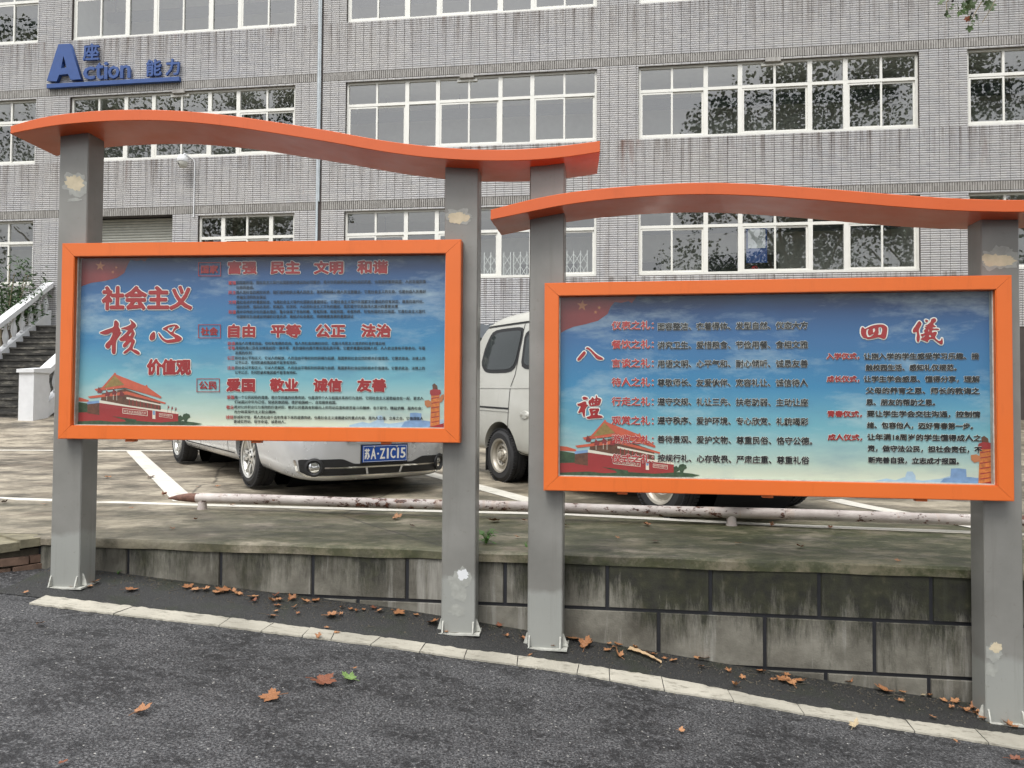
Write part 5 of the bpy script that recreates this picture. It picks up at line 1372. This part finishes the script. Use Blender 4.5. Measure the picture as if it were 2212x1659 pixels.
# ------------------------------------------------------------------ leaves
LOBES = []
def leaf_shape(seed):
    random.seed(seed); pts = []
    for lob, (ang, rad) in enumerate(((-2.15, .62), (-1.1, .85), (0, 1.0), (1.1, .85), (2.15, .62))):
        ang += random.uniform(-.08, .08); rad *= random.uniform(.85, 1.08)
        if lob: pts.append((ang-.54, .47))
        pts += [(ang-.4, rad*.66), (ang-.3, rad*.84), (ang-.17, rad*.78), (ang, rad), (ang+.17, rad*.78), (ang+.3, rad*.84), (ang+.4, rad*.66)]
    pts.append((math.pi*.93, .22)); pts.append((-math.pi*.93, .22))
    return [(math.sin(a)*r_, math.cos(a)*r_) for a, r_ in pts]
def leaf_mesh(seed, mat, curl=.35):
    sh_ = leaf_shape(seed); random.seed(seed+50); cx, cy = random.uniform(-.6, .6), random.uniform(.4, 1.2); mb = MB()
    fa = random.uniform(0, 3.14)
    def Z(x, y):
        u = x*math.cos(fa)+y*math.sin(fa)
        return curl*(x*x+y*y)*.35+curl*abs(u)*.45+.12*curl*math.sin(7*x+seed)*math.cos(5*y)
    ctr = (0, .05)
    n = len(sh_)
    for i in range(n):
        a, b = sh_[i], sh_[(i+1) % n]; ma = ((a[0]+ctr[0])*.5, (a[1]+ctr[1])*.5); mb2 = ((b[0]+ctr[0])*.5, (b[1]+ctr[1])*.5)
        P_ = lambda q: (q[0], q[1], Z(*q))
        mb.face([P_(ctr), P_(ma), P_(mb2)]); mb.face([P_(ma), P_(a), P_(b), P_(mb2)])
    mb.tube([(0, -.1, Z(0, -.1)), (.05, -.5, .05), (.12, -.85, .02)], .022, 4)
    me_ = mb.mesh('fallen_leaf', mat, weld=True); me_.transform(Matrix.Scale(.5, 4)); return me_
LM = {k_: [leaf_mesh(s_+j*17, M[k_], c_) for j, (s_, c_) in enumerate(((1, .25), (2, .5), (3, .8), (4, .35)))] for k_ in ('leaf', 'leaf_red', 'leaf_pale', 'leaf_green', 'leaf_dark')}
c1 = lambda x, y, s_, k_='leaf': (x*.3968, 1206.9+y*.3968, s_*.3968, k_)
c2 = lambda x, y, s_, k_='leaf': (822.9+x*.29762, 1097.2+y*.29762, s_*.29762, k_)
c3 = lambda x, y, s_, k_='leaf': (1371.5+x*.37996, 1097.2+y*.37996, s_*.37996, k_)
c4 = lambda x, y, s_, k_='leaf': (x*.26455, 932.6+y*.26455, s_*.26455, k_)
ZONES = {}
ZONES['at the foot of the first post'] = [c1(290,140,50), c1(335,143,50), c1(380,140,45), c1(395,163,38), c1(490,163,38), c1(515,138,52)]
ZONES['along the wall foot between the first and second posts'] = [c1(*q) for q in ((700,181,66),(1025,165,60),(1070,178,55),(1115,178,55),(1190,195,60),(1230,185,72),(1270,190,55),(1300,203,50),(1375,218,60),(1378,243,42,'leaf_red'),(1498,212,42,'leaf_red'),(1510,238,46),(1485,242,40),(1515,268,36),(1505,297,28),(1483,323,50),(1585,235,46),(1598,276,25),(1620,312,32),(1668,243,46),(1720,239,48),(1795,322,72),(1853,318,30),(1862,274,25),(1910,288,36),(1940,296,28),(1978,290,32),(2035,280,46,'leaf_red'),(2062,297,42),(2165,302,72))]+[c2(*q) for q in ((240,740,66),(258,793,45),(375,842,112))]
ZONES['around the bases of the second and third posts'] = [c2(*q) for q in ((480,915,36),(865,867,62,'leaf_red'),(905,945,25),(1038,970,52),(1245,1022,84),(1500,978,56))]
ZONES['along the wall foot between the third and fourth posts'] = [c2(*q) for q in ((1410,965,112),(1485,1020,134),(1655,1000,45),(1650,1045,62),(1695,1025,36),(1735,1007,60),(1850,1033,52),(1730,1090,92),(1960,1077,96),(2065,1110,46),(2118,1125,60))]+[c3(*q) for q in ((350,867,42),(398,868,88),(378,915,46),(535,940,46),(615,978,40),(572,1020,56),(722,942,52),(780,992,32),(860,960,42),(830,988,90),(888,1008,92),(940,995,62),(1152,990,46),(1205,1003,62),(1405,1013,50),(1425,1050,92),(1510,1052,66),(1505,1110,52),(1638,1078,36,'leaf_pale'),(1670,1080,46),(1765,1110,42),(1818,1115,50),(1798,1150,32),(1870,1160,62),(1925,1150,64),(1938,1180,62),(1975,1205,58),(1695,1203,56))]
ZONES['at the foot of the fourth post'] = [c3(2130,1252,70), c3(2165,1256,50)]
ZONES['on the white road line'] = [c1(1783,387,32), c1(1835,415,36), c1(1735,441,44), c2(1080,1087,42)]
ZONES['on the open asphalt in the foreground'] = [c1(137,195,32), c1(218,367,60), c1(762,850,108), c1(1490,765,120), c1(1745,680,126,'leaf_red'), c1(1910,670,100,'leaf_green'), c1(1925,612,25), c3(258,1282,44), c3(1245,1257,72,'leaf_pale'), c3(1825,1347,38), c3(2155,1450,90,'leaf_red'), c1(340,1133,30,'leaf_red')]
LOTZ = {'on the mossy concrete of the lot behind the wall': [c2(*q) for q in ((105,85,80),(228,140,46,'leaf_dark'),(825,102,110),(1038,100,46),(993,222,42),(1345,137,52),(1718,228,36),(1930,130,52),(2000,252,62,'leaf_dark'),(1770,57,52))]+[c3(*q) for q in ((68,103,40),(780,106,46),(590,208,48),(942,230,46),(1490,310,42),(1112,117,36),(1285,153,26))]+[c4(1595,725,46), c4(1410,803,52)],
        'on the bare concrete around the left parking stall': [c4(*q) for q in ((360,598,52),(40,582,62,'leaf_dark'),(885,378,60),(1230,380,72,'leaf_dark'),(1335,522,52,'leaf_red'),(1070,632,42),(1615,457,32),(1770,455,36),(1890,606,40))]}
ORD = ['first','second','third','fourth','fifth','sixth','seventh','eighth','ninth','tenth','eleventh','twelfth','thirteenth','fourteenth','fifteenth','sixteenth','seventeenth','eighteenth','nineteenth','twentieth']
ORD += ['twenty-'+o_ for o_ in ORD[:9]]+['thirtieth']+['thirty-'+o_ for o_ in ORD[:9]]+['fortieth']+['forty-'+o_ for o_ in ORD[:9]]
SPECIAL = {'leaf_green': 'single fresh green plane leaf lying on the asphalt', }
cname = {'leaf': 'orange-brown', 'leaf_red': 'red-brown', 'leaf_pale': 'pale tan', 'leaf_green': 'green', 'leaf_dark': 'dark shrivelled'}
random.seed(99)
for Z_, fn in ((ZONES, on_road), (LOTZ, on_lot)):
    for zone, L in Z_.items():
        L = sorted(L, key=lambda q: q[0])
        for i, (px, py, sz, kk) in enumerate(L):
            p = fn(px, py); dep = (p-CP).dot(cF); r_ = sz*dep/FPX
            r_ = max(.05, min(.19, r_*1.45))
            me_ = random.choice(LM[kk])
            o = obj('fallen_leaf', me_, None, (p.x, p.y, p.z+.012))
            if 'asphalt in' in zone or 'wall foot' in zone or 'post' in zone or 'line' in zone: o.location.z = road_z(p.x, p.y)+.016
            o.scale = (r_*random.uniform(.75, 1.1), r_*random.uniform(.8, 1.15), r_*random.uniform(.7, 1.5)); o.rotation_euler = (random.uniform(-.15, .3), random.uniform(-.2, .2), random.uniform(0, 6.28))
            lab = '%s plane leaf, %s from left %s' % (cname[kk], ORD[i], zone)
            lab = lab.replace(' the ', ' ')
            if kk == 'leaf_green': lab = SPECIAL[kk]
            tag(o, lab, 'leaf', 'fallen plane leaves')
# strip of peeled bark
a, b = on_road(1355.6, 1405.3), on_road(1428, 1436)
dv = (b-a); BK = MB(); rows = []
for i in range(13):
    t_ = i/12; p = dv*t_; n = Vector((-dv.y, dv.x, 0)).normalized(); w_ = .028*(1-.75*t_)+.006*math.sin(i*2.3)
    rows.append([p+n*w_*c_+Vector((0, 0, .012*(c_*c_)+.008+.01*math.sin(t_*3.1))) for c_ in (-1, -.4, .3, 1)])
BK.grid(rows)
o = BK.build('bark_strip', M['barkstrip'], None, smooth=60, loc=(a.x, a.y, road_z(a.x, a.y)+.0)); tag(o, 'long curled strip of tan bark on the asphalt right of the third post', 'bark')

# weeds
def weed(px, py, size, fn, lab, n=26):
    p = fn(px, py); t = thing('weed', lab, 'weed', (p.x, p.y, p.z), 0, 'weeds at the wall'); s = MB(); st_ = MB(); random.seed(int(px))
    for i in range(n):
        a = random.uniform(0, 6.28); rr_ = random.uniform(.1, 1)*size; z = random.uniform(.15, 1)*size*1.1
        q = Vector((math.cos(a)*rr_*.7, math.sin(a)*rr_*.7, z)); st_.tube([(0, 0, 0), q*.6+Vector((0, 0, size*.15)), q], .0018, 4, False)
        d_ = Vector((math.cos(a), math.sin(a), random.uniform(-.5, .4))).normalized(); sd_ = d_.cross(Vector((0, 0, 1))).normalized(); l = size*random.uniform(.3, .5)
        s.face([q, q+d_*l*.35+sd_*l*.32, q+d_*l*.75+sd_*l*.22, q+d_*l, q+d_*l*.75-sd_*l*.22, q+d_*l*.35-sd_*l*.32])
    st_.build('stem', M['weed'], t); s.build('foliage', M['weed'], t, kind='stuff')
weed(1050, 1175, .085, on_lot, 'leafy green weed on the wall edge between the second and third posts', 40)
weed(1137, 1183, .035, on_lot, 'tiny green weed at the wall edge touching the third post', 10)
weed(255, 1240, .03, on_road, 'small green weed at the wall foot right of the first post', 8)
weed(900, 1312, .035, on_road, 'small green weed at the wall foot left of the second post', 8)
weed(1276, 1380, .04, on_road, 'small green weed at the wall foot right of the third post', 10)
weed(1875, 1483, .03, on_road, 'tiny green weed at the wall foot near the fourth post', 8)

# grit and broken twigs swept against the wall foot
random.seed(77); gr = MB()
for i in range(1500):
    x = random.uniform(-3.2, 3.4); dd = abs(random.gauss(0, .16)); y = WL(x)-.01-dd; z = road_z(x, y)+.004
    r_ = random.uniform(.002, .007); a = random.uniform(0, 6.28); q = [Vector((x+math.cos(a+k*2.1)*r_, y+math.sin(a+k*2.1)*r_, z)) for k in range(3)]; tp = Vector((x, y, z+r_))
    for k in range(3): gr.face([q[k], q[(k+1) % 3], tp])
for i in range(110):
    x = random.uniform(-3.1, 3.3); y = WL(x)-.02-abs(random.gauss(0, .13)); z = road_z(x, y)+.008; a = random.uniform(0, 3.14); l = random.uniform(.02, .07)
    gr.tube([(x, y, z), (x+math.cos(a)*l, y+math.sin(a)*l*.6, z+.003)], .0016, 4, False)
gro = gr.build('grit', M['mortar'], None, kind='stuff'); tag(gro, 'grit and broken twigs swept along the foot of the wall', 'grit')
# ------------------------------------------------------------------ plane trees
def crown_mesh(seed, n=26000, R_=4.6, H0=5.2, H1=15.5):
    random.seed(seed); mb = MB(); cl = [(Vector((random.gauss(0, R_*.45), random.gauss(0, R_*.45), random.uniform(H0+.8, H1-1))), random.uniform(.8, 1.7)) for _ in range(34)]
    for i in range(n):
        c, r_ = random.choice(cl); d = Vector((random.gauss(0, 1), random.gauss(0, 1), random.gauss(0, .8))).normalized()*r_*random.uniform(.5, 1.05)
        leaf_quad(mb, c+d, random.uniform(.09, .17), narrow=.42)
    return mb.mesh('crown', M['foliage'])
CM_ = crown_mesh(5)
def tree(loc, lab, rz=0, k=1.0):
    t = thing('plane_tree', lab, 'tree', loc, rz, 'plane trees along the road')
    MB().tube([(0, 0, -.3), (.05, 0, 1.5), (.1, .1, 3.5), (.0, .2, 6), (.2, 0, 9), (0, 0, 12)], [.34, .27, .24, .2, .13, .05], 14).build('trunk', M['bark'], t, smooth=50).scale = (1, 1, k)
    for i in range(7):
        a = i*.95; z = (4+i*.7)*k
        MB().tube([(.05, .1, z), (math.cos(a)*1.6, math.sin(a)*1.6, z+1.6*k), (math.cos(a)*3.2, math.sin(a)*3.2, z+3*k)], [.12, .08, .03], 8).build('limb', M['bark'], t, smooth=50)
    obj('crown', CM_, t, kind='stuff').scale = (k, k, k); return t
tree((-21.5, -1.0, road_z(-21.5)), 'plane tree left of the photographer, mirrored in the windows under the blue letters', .4, 1.2)
tree((-30, 1, road_z(-30)), 'plane tree farthest left of the photographer, mirrored in the windows at the left edge', 1.4, 1.25)
T2 = tree((8.0, -.4, road_z(8.0)), 'plane tree whose hanging twig of green leaves enters the top right corner', 0, 1.25)
tree((14.5, -2, road_z(14)), 'plane tree farthest right of the photographer, mirrored in the right windows', 2.1, 1.3)
# twig in view
def tloc(px, py, dep): 
    p = CP+ray(px, py)*dep; return p-T2.location
DP = 8.0
tw = [tloc(2600, -420, 7.0), tloc(2350, -200, 7.6), tloc(2180, -60, DP), tloc(2120, 5, DP), tloc(2098, 42, DP)]
MB().tube([Vector((.05, .1, 5.2)), tw[0]]+tw, [.09, .05, .04, .02, .009, .006, .004], 6).tube([tw[2], tloc(2140, 20, DP), tloc(2122, 48, DP)], .004, 5).tube([tw[2], tloc(2080, -30, DP), tloc(2044, 5, DP), tloc(2046, 30, DP)], .005, 5).build('branch', M['bark'], T2, smooth=50)
def hang_leaf(mat, seed):
    sh_ = leaf_shape(seed); mb = MB(); n = len(sh_); random.seed(seed); kx = random.uniform(-.5, .5)
    P_ = lambda q: (q[0], q[1], -.25*(q[0]**2)+kx*q[0]*q[1])
    for i in range(n): a, b = sh_[i], sh_[(i+1) % n]; mb.face([P_((0, .05)), P_(a), P_(b)])
    me_ = mb.mesh('leaf', mat, weld=True); me_.transform(Matrix.Scale(.5, 4)); return me_
HL = [hang_leaf(M['foliage'], 3), hang_leaf(M['foliage2'], 8), hang_leaf(M['foliage_red'], 12), hang_leaf(M['foliage'], 21)]
random.seed(31)
for (cx, cy, sz, k_) in ((790,25,120,0),(870,245,110,0),(940,155,60,0),(975,75,40,1),(1070,110,120,0),(1090,220,90,1),(1160,60,130,0),(1150,180,110,1),(1230,230,100,1),(1280,80,150,0),(1330,110,90,3),(1210,340,90,2),(1260,330,80,3),(1230,150,110,1),(1400,300,100,3),(1330,360,60,0),(1330,420,80,0),(1270,480,110,1),(1500,20,70,0),(1620,90,170,3),(1580,30,110,0),(1660,150,90,0),(900,290,80,3),(1400,0,90,3),(1240,20,120,3)):
    p = tloc(1937.7+cx*.124, cy*.124, DP+random.uniform(-.25, .25)); s_ = sz*.124*DP/FPX*1.75
    o = obj('leaf', HL[k_], T2, p); o.scale = (s_, s_, s_)
    o.rotation_euler = (math.radians(90)+random.uniform(-.7, .7), random.uniform(-.6, .6)+math.pi*random.choice((0, 1)), random.uniform(-.8, .8))
    o.rotation_euler.y += random.uniform(-.5, .5)
fr2 = MB()
for cx, cy in ((970, 15), (1380, 265), (1310, 235)): fr2.lathe([(.0005, -.016), (.012, -.008), (.014, .004), (.0005, .016)], 8, 'z', Matrix.Translation(tloc(1937.7+cx*.124, cy*.124, DP)))
fr2.build('seed_ball', M['black'], T2)
